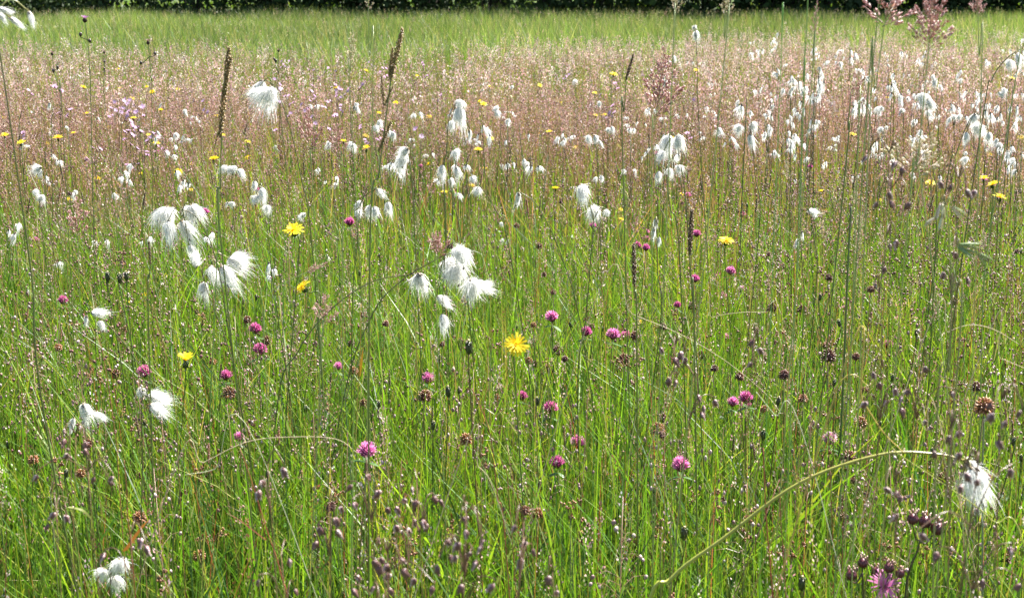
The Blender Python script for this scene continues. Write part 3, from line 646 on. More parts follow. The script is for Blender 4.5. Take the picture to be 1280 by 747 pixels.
# ---- clovers, fresh and withered
def clover_mesh(seed, kind):
    r = random.Random(seed); m = MB()
    pal = {'pink': ((.38, .05, .17), (.73, .27, .54)), 'pale': ((.45, .16, .24), (.80, .55, .66)), 'deep': ((.25, .03, .09), (.60, .14, .38)), 'brown': ((.10, .035, .02), (.22, .09, .045)), 'rust': ((.17, .06, .02), (.38, .17, .07)), 'dark': ((.07, .02, .018), (.14, .05, .035))}[kind]
    dead = kind in ('brown', 'rust', 'dark'); n = 84 if not dead else 58
    m.ell((0, 0, -.006), (0, 0, 1), .014, .0065, (.07, .08, .03) if not dead else (.07, .03, .02), pal[0], 8, 5)
    for k in range(n):
        z = 1-1.35*(k+.5)/n; a = k*2.39996+r.uniform(-.2, .2); rr = math.sqrt(max(0, 1-z*z))
        d = Vector((rr*math.cos(a), rr*math.sin(a), z)); up = Vector((0, 0, 1)) if not dead else Vector((0, 0, -1.1+.9*max(0, z)))
        ax = (d+up*(.95 if not dead else .5)).normalized(); p = Vector((0, 0, .001))+Vector((d.x*.0046, d.y*.0046, d.z*.0062)); L = r.uniform(.0065, .0095)*(1 if not dead else .85)
        c0 = jit(pal[0], .2); c1 = jit(pal[1], .18)
        m.ell(p, ax, L, .0014 if not dead else .0014, c0, c1, 5, 4, .7, -.3)
        if not dead:                                   # little standard petal bent open at the tip
            s = ax.cross(Vector((r.gauss(0, 1), r.gauss(0, 1), 0)));
            if s.length > .05:
                s.normalize(); t = p+ax*L*.8; m.ribbon([t, t+ax*.0025+d*.0012], [.0016, .0009], s, c1)
    return m.mesh('flower_head', M_PETAL if not dead else M_SEED)
CL = {k: [clover_mesh(70+i*3, k) for i in range(3)] for k in ('pink', 'pale', 'deep', 'brown', 'rust', 'dark')}
def leaflet_mesh():
    m = MB(); g = (.055, .13, .02); pts = [(0, 0, 0), (0, .008, .001), (0, .018, .0005), (0, .024, -.001)]
    m.ribbon(pts, [.002, .009, .010, .004], (1, 0, 0), g, (.07, .15, .025)); return m.mesh('leaflet', M_GRASS)
LEAFLET = leaflet_mesh()
def clover(x, y, sz, kind, label=None, d=None, lean=(0, 0), name=None, leaves=True, cat='clover', group=None):
    S = .026 if kind in ('pink', 'pale', 'deep') else .022
    d = d or plain_d(y, sz, S, .14, .6); p = at(x, y, d); g = base_of(p, .04); root = link(name or ('clover' if kind in ('pink', 'pale', 'deep') else 'withered_clover'), None, loc=g); m = MB()
    ax = Vector((lean[0]+U(-.15, .15), lean[1]+U(-.2, .1), 1)).normalized()
    m.tube([v-g for v in spline([g, (g+p)/2+Vector((U(-.01, .01), 0, 0)), p-ax*.006], 5)], .0008, .0007, (.11, .14, .035), 6, (.16, .12, .05))
    link('stem', m.mesh('stem', M_STEM), root)
    s = sz*d/FOC/S; link('flower_head', random.choice(CL[kind]), root, p-g, Vector((0, 0, 1)).rotation_difference(ax) @ Quaternion((0, 0, 1), U(0, 6.28)), s)
    if leaves:
        for k in range(3):
            link('leaflet', LEAFLET, root, p-g-ax*(.012*s), Quaternion((0, 0, 1), k*2.1+U(-.4, .4)) @ Quaternion((1, 0, 0), U(-.5, .3)), s*U(.6, .85))
    if label: tag(root, label, cat, group or ('pink clover flowers' if kind in ('pink', 'pale', 'deep') else 'withered brown clover heads'))
    return root
HCL = [(851, 585, 26, 'pink', 'full round mauve pink clover standing alone low in green grass', 'full round clover'),
 (535, 476, 19, 'pink', 'magenta pink clover sitting on top of a withered brown head', 'clover on the brown head'),
 (690, 399, 19, 'pink', 'round pink clover level with the wide open hawkbit', 'round pink clover'),
 (766, 421, 19, 'pink', 'pink clover with two tufts of petals beside its darker twin', 'twin pink clover'),
 (782, 423, 17, 'deep', 'darker pink clover leaning against its paler twin', None),
 (688, 513, 21, 'deep', 'dark pink clover low under the round pink clover', 'dark low clover'),
 (667, 516, 16, 'pale', 'faded pinkish clover next to the dark low clover', None),
 (722, 556, 22, 'pink', 'lilac pink clover opening over rusty florets low in the grass', 'lilac pink clover'),
 (630, 489, 17, 'pink', 'small pink clover between two seeding red stems', None),
 (624, 523, 14, 'pink', 'narrow pink clover stacked over another on one line', None),
 (624, 542, 16, 'pink', 'narrow pink clover directly under its stacked neighbour', None),
 (437, 280, 14, 'deep', 'dark rose clover hanging under the five small cotton tufts', None),
 (325, 440, 20, 'deep', 'deep pink clover tangled with a brown head in a close clump', 'tangled pink clover'),
 (297, 439, 14, 'pink', 'small pink clover just beside the tangled deep pink one', None),
 (319, 414, 18, 'deep', 'plum clover crowning the tangled pink pair', None),
 (180, 468, 20, 'deep', 'dark plum clover right above the cream plumed cottongrass', None),
 (1037, 552, 22, 'pale', 'washed out lilac clover with open florets amid quaking grass', 'washed out clover'),
 (1110, 433, 15, 'deep', 'dark rose clover beside a bright straight green stem', None),
 (913, 341, 14, 'pink', 'pink clover uppermost of the loose group under the lone flat hawkbit', None),
 (908, 425, 15, 'pink', 'pink clover below the loose group on a thin dark stalk', None),
 (903, 372, 13, 'pink', 'small pink clover in the loose group, lowest on the hawkbit side', None),
 (928, 364, 13, 'pale', 'pale pink clover in the loose group, paired with a darker one', None),
 (808, 292, 10, 'pink', 'upper of two tiny pink clovers on one stalk', None), (808, 301, 11, 'pink', 'lower of two tiny pink clovers on one stalk', None), (797, 309, 12, 'deep', 'tiny rose clover beside the stacked pink pair', None),
 (928, 270, 10, 'deep', 'tiny dark pink clover far behind the lone flat hawkbit', None),
 (1161, 578, 14, 'deep', 'deep pink clover hidden beneath the bowed cottongrass arch', None)]
for x, y, sz, k, lab, short in HCL:
    clover(x, y, sz, k, lab)
    if short: LAND.append((short, x, y))
HBR = [(333, 428, 15, 'brown', 'red brown clover head inside the tangled pink clump', None), (313, 452, 15, 'brown', 'red brown clover head under the tangled pink clump', None), (702, 446, 13, 'rust', 'red brown head paired with the dark one under round pink clover', None), (772, 462, 14, 'brown', 'lowest brown head under the pink twins', None), (1020, 572, 16, 'rust', 'reddish head low beside the washed out clover', None),
 (531, 497, 19, 'brown', 'withered brown clover head right below the magenta clover', None),
 (697, 440, 16, 'dark', 'dark brown clover head under the round pink clover', None), (687, 464, 15, 'dark', 'nearly black withered clover head on a red stalk', None),
 (780, 451, 17, 'brown', 'brown withered clover head below the pink twins', None), (876, 446, 14, 'dark', 'dark withered head next to pale pinkish seeds', None),
 (822, 538, 20, 'rust', 'rusty clover head with curled dry stalks around it', 'rusty curled head'), (782, 641, 17, 'rust', 'cinnamon brown head low between green blades', 'cinnamon head'),
 (826, 668, 17, 'rust', 'rust brown broken head beside a dark green bud', None), (938, 501, 15, 'brown', 'small brown withered head halfway to the washed out clover', None),
 (1035, 447, 21, 'dark', 'big dark brown head on a black stalk', 'big dark brown head'), (965, 386, 14, 'dark', 'narrow dark brown head standing in pale straws', None), (865, 384, 13, 'dark', 'dark plum head with a pink top above pale straws', None),
 (1230, 511, 28, 'rust', 'large rusty ragged head on a thick grey green stalk', 'large rusty head'), (1076, 530, 18, 'rust', 'bronze head beside pinkish quaking grass', None), (1060, 574, 22, 'brown', 'reddish brown head right under the arched yellow stem', None),
 (1253, 455, 14, 'rust', 'small orange brown head in pale crossing straws', None), (1104, 684, 20, 'rust', 'orange brown clustered head above the ragged robin', None), (1178, 600, 20, 'brown', 'brown head half hidden behind the bowed white tuft', None),
 (286, 493, 19, 'brown', 'brown bristly head among stems beside the cream plume', None), (145, 470, 16, 'brown', 'red brown closed head above the low wispy cottongrass', None), (1003, 388, 13, 'dark', 'blunt grey green seed head over the big dark one', None)]
for x, y, sz, k, lab, short in HBR:
    clover(x, y, sz, k, lab, leaves=False)
    if short: LAND.append((short, x, y))
for n, x0, x1, y0, y1, kinds in ((8, 620, 960, 330, 600, ('pink', 'deep', 'deep')), (5, 30, 600, 330, 600, ('pink', 'deep')), (12, 0, 1280, 190, 320, ('pink', 'deep'))):
    for x, y, p in zone(n, x0, x1, y0, y1, .25, .45):
        d = p.y; o = clover(x, y, .024*FOC/d*U(.7, 1), random.choice(kinds), d=d, leaves=y > 350); ITEMS.append((o, 'clover', 'pink flower head', x, y))
for n, x0, x1, y0, y1, kinds in ((44, 560, 1280, 340, 720, ('brown', 'rust', 'dark', 'brown')), (26, 0, 560, 330, 700, ('brown', 'rust', 'dark')), (30, 0, 1280, 200, 330, ('brown', 'dark'))):
    for x, y, p in zone(n, x0, x1, y0, y1, .2, .42):
        d = p.y; o = clover(x, y, .019*FOC/d*U(.6, 1), random.choice(kinds), d=d, leaves=False); ITEMS.append((o, 'withered clover', 'small brown head', x, y))

# ---- closed hawkbit buds: dark green clubs
def bud_mesh(seed):
    r = random.Random(seed); m = MB(); m.ell((0, 0, -.004), (0, 0, 1), .017, .0038, (.045, .06, .02), (.05, .05, .02), 8, 6, 1, -.1)
    for k in range(16):
        a = k*2.4; z = -.002+.011*(k/16); q = .0034; m.ell((q*math.cos(a), q*math.sin(a), z), (-.1*math.cos(a), -.1*math.sin(a), 1), .006, .0009, (.02, .03, .012), (.06, .07, .03), 4, 3)
    m.ell((0, 0, .0115), (0, 0, 1), .004, .0018, (.35, .28, .1), (.5, .4, .2), 5, 3); return m.mesh('bud', M_STEM)
BUD = [bud_mesh(1), bud_mesh(2)]
BG = 'closed dark hawkbit buds'
def budplant(x, y, sz, label=None, d=None, red=False, lean=0):
    d = d or plain_d(y, sz, .017, .15, .55); p = at(x, y, d); g = base_of(p, .05); root = link('hawkbit_bud', None, loc=g); m = MB()
    m.tube([v-g for v in spline([g, (g+p)/2+Vector((U(-.015, .015), 0, 0)), p-Vector((0, 0, .02)), p], 5)], .0007, .0009, (.2, .07, .045) if red else (.10, .14, .035), 6, (.06, .075, .025))
    link('stem', m.mesh('stem', M_STEM), root); link('bud', random.choice(BUD), root, p-g, tilt(lean, -.1), sz*d/FOC/.017)
    if label: tag(root, label, 'flower bud', BG)
    return root
for x, y, sz, red, lab in ((586, 440, 20, 1, 'dark closed bud on a red stalk under the biggest fluffy cottongrass'), (560, 494, 16, 0, 'dark green bud with pale tip beside the magenta clover'), (588, 480, 12, 1, 'small pale tipped bud half way down the red stalk'),
    (855, 672, 20, 1, 'stout dark green bud with tan tip low by the yellow green arch'), (675, 612, 16, 0, 'dark green bud low in thick grass beneath the dark low clover'), (954, 548, 16, 0, 'slim green bud standing on a long red stalk'), (1002, 735, 22, 1, 'blunt green bud at the bottom edge near the ragged robin'),
    (553, 412, 10, 0, 'black scaled bud tip just under the biggest cotton cluster'), (550, 452, 12, 0, 'short dark bud in bright grass by the biggest cottongrass stem'), (135, 350, 14, 0, 'dark bud in a loose trio under yellow hawkbits'), (150, 352, 14, 0, 'dark bud at the middle of the loose trio'), (158, 349, 13, 0, 'dark bud closing the loose trio by the tallest withered spike')):
    budplant(x, y, sz, lab, red=red)
for x, y, p in zone(64, 0, 1280, 250, 640, .2, .42):
    d = p.y; o = budplant(x, y, .012*FOC/d*U(.8, 1.15), d=d, red=random.random() < .5, lean=U(-.2, .2)); ITEMS.append((o, 'hawkbit bud', 'dark closed bud', x, y))

# ---- quaking grass
def spikelet_mesh(seed, pale):
    r = random.Random(seed); m = MB(); L = .0066
    m.ell((0, 0, 0), (0, 0, -1), L, L*.33, (.11, .045, .045), (.17, .085, .07), 8, 5, .7, .15)
    for k in range(8):
        s = 1 if k % 2 else -1; z = -L*(.04+.1*k); ww = L*(.36-.02*k)
        c = (.09, .035, .04) if r.random() > pale else (.46, .31, .31)
        m.ell((s*L*.05, 0, z), (s*.62, r.uniform(-.15, .15), -.9), L*.5, ww*.42, jit(c, .2), jit((.5, .37, .36) if pale > .4 else (.2, .10, .09), .2), 6, 4, .7)
    return m.mesh('spikelet', M_SEED)
SPK = [spikelet_mesh(k, (.2, .35, .6, .8, .5)[k]) for k in range(5)]
QG = 'quaking grass plants with nodding spikelets'
def briza(d, pts, label=None, lenpx=14, group=QG, cx=None):
    """pts: photo pixels of the spikelets; one culm carries them"""
    ys = [p[1] for p in pts]; mx = sum(p[0] for p in pts)/len(pts) if cx is None else cx
    top = at(mx, min(ys)-lenpx*.8, d); g = Vector((top.x+U(-.05, .05), d+U(-.01, .05), 0)); root = link('quaking_grass', None, loc=g); m = MB()
    axis = spline([g, (g+top)/2+Vector((U(-.015, .015), 0, 0)), top], 8)
    m.tube([p-g for p in axis], .0005, .0003, (.25, .27, .09), 5, (.2, .1, .06)); sp = []
    for x, y in pts:
        dd = d+U(-.03, .03); p = at(x, y-lenpx*.5, dd)
        want = p.z-abs(p.x-top.x)*.3-.004; j = min(axis, key=lambda q: abs(q.z-want))
        mid = (j+p)/2+Vector((0, 0, .012)); m.tube([q-g for q in spline([j, mid, p+Vector((0, 0, .0025)), p], 4)], .0005, .0003, (.13, .07, .04), 4); sp.append(p-g)
    link('stem', m.mesh('stem', M_STEM), root)
    for p in sp: link('spikelet', random.choice(SPK), root, p, tilt(U(-.7, .7), U(-.5, .4)), lenpx*d/FOC/.0066*U(.75, 1.15))
    if label: tag(root, label, 'quaking grass', group)
    return root
HB = [(.95, [(457, 599), (439, 612), (475, 618), (441, 634), (483, 640)], 'quaking grass whose five purple brown spikelets hang loosely beside a yellow green blade', 'loose five spikelet quaking grass'),
 (.92, [(424, 639), (418, 652), (420, 668), (398, 664), (397, 682)], 'quaking grass with five spikelets strung down one side by dry leaf tip', None),
 (.95, [(505, 628), (515, 614), (521, 632), (541, 627), (550, 630), (494, 640)], 'quaking grass with one white lit spikelet over a tight dark knot', 'white lit quaking grass'),
 (.95, [(494, 662), (508, 666), (518, 654), (528, 655), (534, 660)], 'quaking grass with twin pink glossy spikelets under the white lit one', None),
 (.85, [(470, 712), (485, 710), (500, 704), (488, 722), (502, 717), (476, 702), (466, 706)], 'quaking grass with a dense low knot of seven spikelets', 'dense low quaking grass'),
 (.85, [(445, 726), (468, 738), (485, 742), (518, 728), (541, 738), (440, 742)], 'quaking grass spread along the bottom edge below the dense knot', None),
 (.8, [(577, 652), (582, 668), (573, 684), (557, 680), (580, 698), (590, 696), (603, 688), (596, 706), (604, 680), (570, 700)], 'quaking grass with the fullest blurred purple spray near the bottom', 'fullest blurred quaking grass'),
 (.8, [(576, 736), (617, 735), (562, 700), (548, 712)], 'quaking grass with four blurred spikelets under the fullest spray', None),
 (.95, [(323, 618), (354, 590), (326, 606)], 'quaking grass with a pale top spikelet on a red branched stalk', None),
 (.85, [(324, 730), (362, 705), (368, 742)], 'quaking grass with dark drops at the bottom beside the red stalks', None),
 (.8, [(658, 683), (665, 692), (651, 703), (645, 662)], 'quaking grass with blurred greyish spikelets trailing by the bottom middle', None),
 (.9, [(685, 725), (696, 744)], 'quaking grass with one dark pink spikelet at the bottom middle', None),
 (.78, [(1187, 550), (1201, 545), (1168, 570), (1200, 572)], 'quaking grass with blurred spikelets over the bowed cottongrass stem', 'blurred spikelets over the bow'),
 (.78, [(1243, 523), (1257, 532), (1246, 556), (1277, 519), (1240, 510)], 'quaking grass with big blurred pink spikelets near the large rusty head', None),
 (.85, [(1120, 620), (1126, 626), (1107, 615), (1122, 648)], 'quaking grass with blurred spikelets left of the robin buds', None),
 (.78, [(1208, 596), (1220, 606), (1200, 612), (1264, 592)], 'quaking grass blurred in front of the wet white tuft', None),
 (.8, [(1263, 690), (1172, 695), (1150, 672), (1228, 730), (1276, 735)], 'quaking grass with wide apart spikelets at the bottom corner', None),
 (1.0, [(1156, 530), (1138, 493), (1190, 495), (1128, 500), (1158, 463)], 'quaking grass with grey pink spikelets under crossing straws', None),
 (1.05, [(1100, 483), (1118, 490), (1092, 470), (1110, 505), (1126, 515), (1083, 507)], 'quaking grass with pinkish spikelets strung towards the bronze head', None),
 (1.05, [(105, 566), (80, 553), (85, 572), (108, 557)], 'quaking grass with pink spikelets below the low wispy cottongrass', None),
 (1.05, [(117, 602), (135, 605), (141, 600), (47, 598)], 'quaking grass with paired spikelets above the two low tufts', None),
 (1.0, [(82, 648), (68, 645), (60, 660)], 'quaking grass with twin drops low among tall blades', None),
 (.95, [(177, 678), (182, 687), (132, 697)], 'quaking grass with dark purple drops just over the low white tufts', None),
 (1.05, [(1085, 200), (1122, 207), (1128, 214)], 'quaking grass with one big dark drop high before the white drift', 'dark drop quaking grass'),
 (1.0, [(1110, 245), (1112, 256), (1098, 258), (1137, 258)], 'quaking grass with pale pink spikelets nodding beside the thick dark stem', 'pale pink nodding quaking grass'),
 (1.0, [(1190, 237), (1207, 242), (1220, 243), (1175, 232)], 'quaking grass with mauve drops above the pale oat spikelets', None),
 (1.05, [(1106, 338), (1113, 310), (1094, 360), (1120, 305)], 'quaking grass with faded drops halfway down the broad green stem', None),
 (1.1, [(1192, 320), (1180, 345), (1210, 352), (1188, 352)], 'quaking grass with pinkish drops beneath the oat spikelets', None),
 (1.15, [(825, 440), (842, 452), (850, 444), (858, 452)], 'quaking grass with whitish drops beside the dark withered head', None),
 (1.15, [(838, 478), (846, 480), (872, 498), (880, 512), (892, 505), (876, 520)], 'quaking grass with drops scattered below the pinkish seeds', None),
 (1.1, [(942, 430), (940, 458), (948, 440)], 'quaking grass with single pale drop by the crossing straw', None)]
for d, pts, lab, short in HB:
    big = 14 if d < 1 else 12
    briza(d, pts, lab, big)
    if short: LAND.append((short, pts[0][0], pts[0][1]))
def briza_plain(seed):
    """a whole plant in one mesh for where spikelets are a few pixels"""
    r = random.Random(seed); m = MB(); H = .42; m.tube([(0, 0, 0), (r.uniform(-.02, .02), 0, H*.6), (r.uniform(-.04, .04), 0, H)], .0009, .0004, (.15, .13, .05), 4, (.2, .1, .06))
    for k in range(r.randint(9, 15)):
        z = H-r.uniform(0, .12); a = r.uniform(0, 6.28); l = (.006+(H-z)*.38)*r.uniform(.5, 1.2); e = Vector((math.cos(a)*l, math.sin(a)*l, z-.004)); j = Vector((0, 0, z-.012))
        m.tube([j, (j+e)/2+Vector((0, 0, .006)), e], .00035, .0002, (.2, .11, .06), 3)
        L = r.uniform(.0055, .0075); c = r.choice([(.15, .06, .06), (.10, .045, .04), (.22, .12, .1), (.48, .36, .35)])
        m.ell(e, (r.gauss(0, .25), r.gauss(0, .25), -1), L, L*.36, jit(c), jit((.3, .2, .19)), 6, 4, .75, .2)
    return m.mesh('quaking_grass', M_SEED)
BP = [briza_plain(80+k) for k in range(9)]
scatter_far(BP, 'quaking_grass', [((44, 760, 1280, 330, 620, 1.0), 'slender quaking grass among pale straws around the big dark brown head'),
    ((34, 0, 420, 330, 560, 1.0), 'slender quaking grass among clovers around the torn and wispy cottongrass'), ((14, 420, 760, 380, 560, 1.0), 'slender quaking grass in bright grass near the wide open hawkbit'),
    ((50, 0, 420, 215, 340, 1.0), 'slender quaking grass in brown haze around the shaggy cottongrass'), ((40, 420, 840, 215, 300, 1.0), 'slender quaking grass in brown haze around the round topped cottongrass'), ((60, 840, 1280, 190, 330, 1.0), 'slender quaking grass in brown haze under the white drift')],
    (.3, .46), .42, None, 'quaking grass', QG)

# ---- rushes with clustered brown fruits
def rush_mesh(seed):
    r = random.Random(seed); m = MB(); H = .3; m.tube([(0, 0, 0), (r.uniform(-.02, .02), 0, H*.6), (r.uniform(-.02, .02), 0, H)], .0009, .0006, (.11, .14, .04), 5); top = Vector(m.v[-3])
    for k in range(r.randint(4, 7)):
        a = r.uniform(0, 6.28); l = r.uniform(.004, .026); e = top+Vector((math.cos(a)*l, math.sin(a)*l*.7, r.uniform(-.006, .022))); m.tube([top-Vector((0, 0, .008)), (top+e)/2+Vector((0, 0, .004)), e], .0004, .0003, (.24, .12, .06), 3)
        for q in range(r.randint(4, 8)):
            d = Vector((r.gauss(0, 1), r.gauss(0, 1), r.gauss(.6, .8))).normalized(); c = jit(r.choice([(.2, .08, .03), (.13, .05, .025), (.32, .17, .07)])); m.ell(e, d, r.uniform(.0035, .0055), .0012, c, jit(c), 5, 3)
    return m.mesh('rush', M_SEED)
RUSH = [rush_mesh(k) for k in range(7)]
scatter_far(RUSH, 'rush', [((46, 600, 1280, 420, 735, 1.0), 'small rush with brown fruit cluster in the straws around the rusty heads'), ((26, 0, 600, 400, 735, 1.0), 'small rush with brown fruit cluster low among green blades beside red stalks'), ((40, 0, 1280, 230, 410, 1.0), 'small rush with brown fruit cluster in the brown flecked middle grass')], (.2, .36), .3, None, 'rush', 'rushes with brown fruit clusters')

# ---- tall sedge and grass spikes
def spike_mesh(seed, L, r_, c0, c1, n=70):
    r = random.Random(seed); m = MB(); m.tube([(0, 0, 0), (0, 0, L)], r_*.4, r_*.2, c0, 5)
    for k in range(n):
        t = (k+.5)/n; a = k*2.4; q = r_*.5*math.sin(math.pi*min(.97, .05+t*.92))**.9*r.uniform(.6, 1.25)
        m.ell((q*math.cos(a), q*math.sin(a), L*t*.97), (.35*math.cos(a), .35*math.sin(a), 1), L*.09*r.uniform(.8, 1.3), r_*.3, jit(c0), jit(c1), 4, 3)
    return m.mesh('spike', M_SEED)
SB = [spike_mesh(1, .05, .003, (.16, .10, .035), (.30, .20, .07)), spike_mesh(2, .05, .003, (.07, .04, .025), (.15, .09, .04)), spike_mesh(3, .05, .003, (.2, .07, .04), (.36, .17, .1))]
def spike_plant(d, pix, spikes, label, stemcol=(.15, .18, .05), r0=.0013, name='sedge', group=None, v=0):
    """spikes: (base px, base py, tip px, tip py)"""
    g, sp = stem_pts(d, pix); root = link(name, None, loc=g); m = MB(); m.tube([p-g for p in sp], r0*.75, r0*.5, stemcol, 6); link('stem', m.mesh('stem', M_STEM), root)
    for (a, b, c, e) in spikes:
        p0 = at(a, b, d); p1 = at(c, e, d); ax = p1-p0
        link('spike', SB[v], root, p0-g, Vector((0, 0, 1)).rotation_difference(ax.normalized()) @ Quaternion((0, 0, 1), U(0, 6)), ax.length/.05)
    if label: tag(root, label, 'sedge', group)
    return root
SG = 'tall brown flower spikes'
spike_plant(1.45, [(279, 330), (276, 230), (277, 170), (281, 90)], [(275, 172, 281, 105), (281, 120, 286, 60), (279, 118, 289, 72), (268, 185, 273, 165)], 'tall brown sedge spike standing clear above lilac flowers', group=SG)
LAND.append(('tall brown sedge spike', 280, 120))
spike_plant(1.4, [(462, 330), (474, 215), (484, 135), (490, 90)], [(488, 100, 503, 37), (486, 96, 491, 60), (480, 132, 477, 95), (481, 132, 491, 108), (473, 190, 489, 152)], 'tall brown sedge in three staggered spikes reaching over the green strip', group=SG)
LAND.append(('three part sedge spike', 490, 100))
spike_plant(2.0, [(778, 180), (780, 140), (783, 100)], [(782, 101, 792, 68)], 'thin dark curved spike beside the yellow pair in mid meadow', group=SG, v=1)
spike_plant(1.7, [(1055, 230), (1060, 160), (1064, 115)], [(1064, 113, 1082, 97)], 'short red brown slanting spike amid thick white cotton', group=SG, v=2)
spike_plant(1.5, [(868, 420), (864, 350), (862, 318)], [(862, 318, 865, 262)], 'black knotted spike upright in open green grass', group=SG, v=1)
spike_plant(1.5, [(796, 430), (794, 372), (792, 352)], [(793, 358, 792, 305)], 'black knotted spike shorter and beside the stacked pink clovers', group=SG, v=1)
spike_plant(1.5, [(186, 420), (187, 345), (188, 330)], [(188, 332, 186, 302)], 'dark spike just under the shaggy cottongrass', group=SG, v=1)
for x, y, p in zone(120, 0, 1280, 52, 250, .42, .6, .8):
    d = p.y; s = .03*FOC/d; dx = U(-.25, .25)
    o = spike_plant(d, [(x, y+s*2.2), (x, y+s)], [(x, y+s, x+dx*s, y)], None, v=random.choice((1, 2, 1, 0)), group=SG, name='spike_grass', r0=.0008); ITEMS.append((o, 'spike', 'slim dark flower spike', x, y))
    tag(o, 'x', 'sedge', SG)
for x, y, p in zone(60, 0, 1280, 250, 560, .25, .45):
    d = p.y; s = .022*FOC/d; dx = U(-.2, .2)
    o = spike_plant(d, [(x, y+s*2.2), (x, y+s)], [(x, y+s, x+dx*s, y)], None, v=random.choice((1, 1, 2, 0)), group=SG, name='spike_grass', r0=.0007); ITEMS.append((o, 'spike', 'slim dark flower spike', x, y))
    tag(o, 'x', 'sedge', SG)

# ---- pink soft grass panicles
def branch_mesh(seed, pale):
    r = random.Random(seed); m = MB(); L = .03; m.tube([(0, 0, 0), (0, .001, L*.5), (0, .004, L)], .0004, .0002, (.3, .15, .12), 4)
    for k in range(22):
        t = r.uniform(.15, 1); a = r.uniform(0, 6.28); q = .0045*(1.15-t)+.001; c = r.choice([(.52, .29, .27), (.6, .4, .37), (.7, .57, .52), (.4, .19, .18)]) if not pale else r.choice([(.6, .52, .36), (.5, .45, .25), (.66, .6, .48)])
        m.ell((q*math.cos(a)*.5, q*math.sin(a)*.5, L*t), (.5*math.cos(a), .5*math.sin(a), 1), r.uniform(.0045, .0065), .0011, jit(c), jit(c), 5, 4, .6)
    return m.mesh('spikelet_branch', M_PANICLE)
PB = [branch_mesh(1, 0), branch_mesh(2, 0), branch_mesh(3, 0)]; PBP = [branch_mesh(4, 1), branch_mesh(5, 1)]
def soft_grass(d, pix, hpx, wpx, n, label=None, pale=False, stemcol=(.28, .33, .11), r0=.0010, openb=.6, group=None):
    g, sp = stem_pts(d, pix); root = link('soft_grass', None, loc=g); m = MB(); m.tube([p-g for p in sp], r0*.55, .0004, stemcol, 6); link('stem', m.mesh('stem', M_STEM), root)
    tip = sp[-1]; ax = (sp[-1]-sp[-4]).normalized(); h = hpx*d/FOC; wd = wpx*d/FOC
    for k in range(n):
        t = (k+.5)/n; p = tip-ax*h*(1-t)*.95; a = k*2.4+U(-.3, .3); q = openb*(1.1-.75*t)
        dirv = (ax+Vector((math.cos(a)*q, math.sin(a)*q, -.15*q))).normalized(); L = wd*.62*(1.15-.6*t)*U(.8, 1.15)
        link('spikelet_branch', random.choice(PBP if pale else PB), root, p-g, Vector((0, 0, 1)).rotation_difference(dirv), L/.03)
    if label: tag(root, label, 'soft grass', group)
    return root
FG = 'feathery pink grass plumes'
soft_grass(1.1, [(1130, 330), (1147, 200), (1158, 90), (1166, -6)], 70, 48, 24, 'large pink feathery grass plume standing against the dark wood', openb=.9, group=FG); LAND.append(('large pink soft grass plume', 1166, 20))
soft_grass(1.2, [(1085, 200), (1095, 110), (1106, 30), (1116, -2)], 40, 60, 9, 'open pink grass plume with long sparse branches at the top edge', openb=1.3, group=FG)
soft_grass(1.3, [(1226, 130), (1224, 70), (1222, 0)], 22, 24, 12, 'small round pink plume against the dark wood near the corner', group=FG)
soft_grass(1.35, [(1012, 140), (1016, 70), (1021, 5)], 44, 16, 12, 'narrow pinkish plume beside the bright bare green stems', group=FG)
soft_grass(1.3, [(902, 110), (905, 50), (908, -4)], 26, 24, 10, 'pale yellowish plume high against the dark wood', True, group=FG)
soft_grass(1.4, [(840, 100), (842, 50), (845, 0)], 16, 22, 7, 'thin pale plume peeping above the strip near mid picture', True, group=FG)
soft_grass(1.5, [(466, 120), (462, 70), (460, -5)], 20, 14, 6, 'thin pale plume at the top edge over the three part sedge', True, group=FG)
soft_grass(1.6, [(440, 160), (438, 90), (440, 46)], 40, 22, 14, 'cream loose plume above lilac flowers near the sedge', True, group=FG)
soft_grass(1.6, [(815, 220), (818, 160), (830, 80)], 70, 56, 13, 'wide purple pink plume behind the large twin cotton tufts', group=FG)
soft_grass(1.6, [(392, 260), (388, 200), (382, 150)], 40, 40, 10, 'pink plume drooping between tall cottongrass and three part sedge', group=FG)
soft_grass(1.6, [(428, 260), (424, 210), (420, 165)], 36, 34, 9, 'pink plume paired with another beside the sedge foot', group=FG)
soft_grass(1.8, [(100, 380), (98, 320), (96, 256)], 50, 36, 11, 'dusky pink plume among yellow hawkbits at the meadow side', group=FG)
soft_grass(1.6, [(545, 380), (548, 330), (545, 300)], 26, 34, 12, 'small pink plume tucked behind the biggest cotton cluster', group=FG)
soft_grass(1.3, [(400, 470), (404, 420), (406, 375)], 34, 30, 10, 'pink plume with separate narrow spikelets over tall dark stems', openb=1.0, group=FG)
soft_grass(1.5, [(330, 420), (332, 370), (404, 330)], 30, 20, 8, 'slanting pink plume near the tipped yellow hawkbit', group=FG)
soft_grass(1.3, [(1072, 200), (1074, 150), (1070, 100)], 40, 30, 8, 'red tinged plume under the short slanting spike', group=FG)
soft_grass(1.2, [(1160, 290), (1140, 235), (1150, 185)], 40, 60, 14, 'straw pale plume arching over pinkish quaking grass', True, openb=1.2, group=FG)
for x, y, p in zone(60, 0, 1280, 60, 300, .38, .55, 1.0):
    d = p.y; s = .05*FOC/d
    o = soft_grass(d, [(x+U(-4, 4), y+s*2), (x, y+s), (x+U(-.2, .2)*s, y)], s, s*.6, 9, None, random.random() < .25); ITEMS.append((o, 'grass plume', 'feathery flowering', x, y)); tag(o, 'x', 'soft grass', FG)

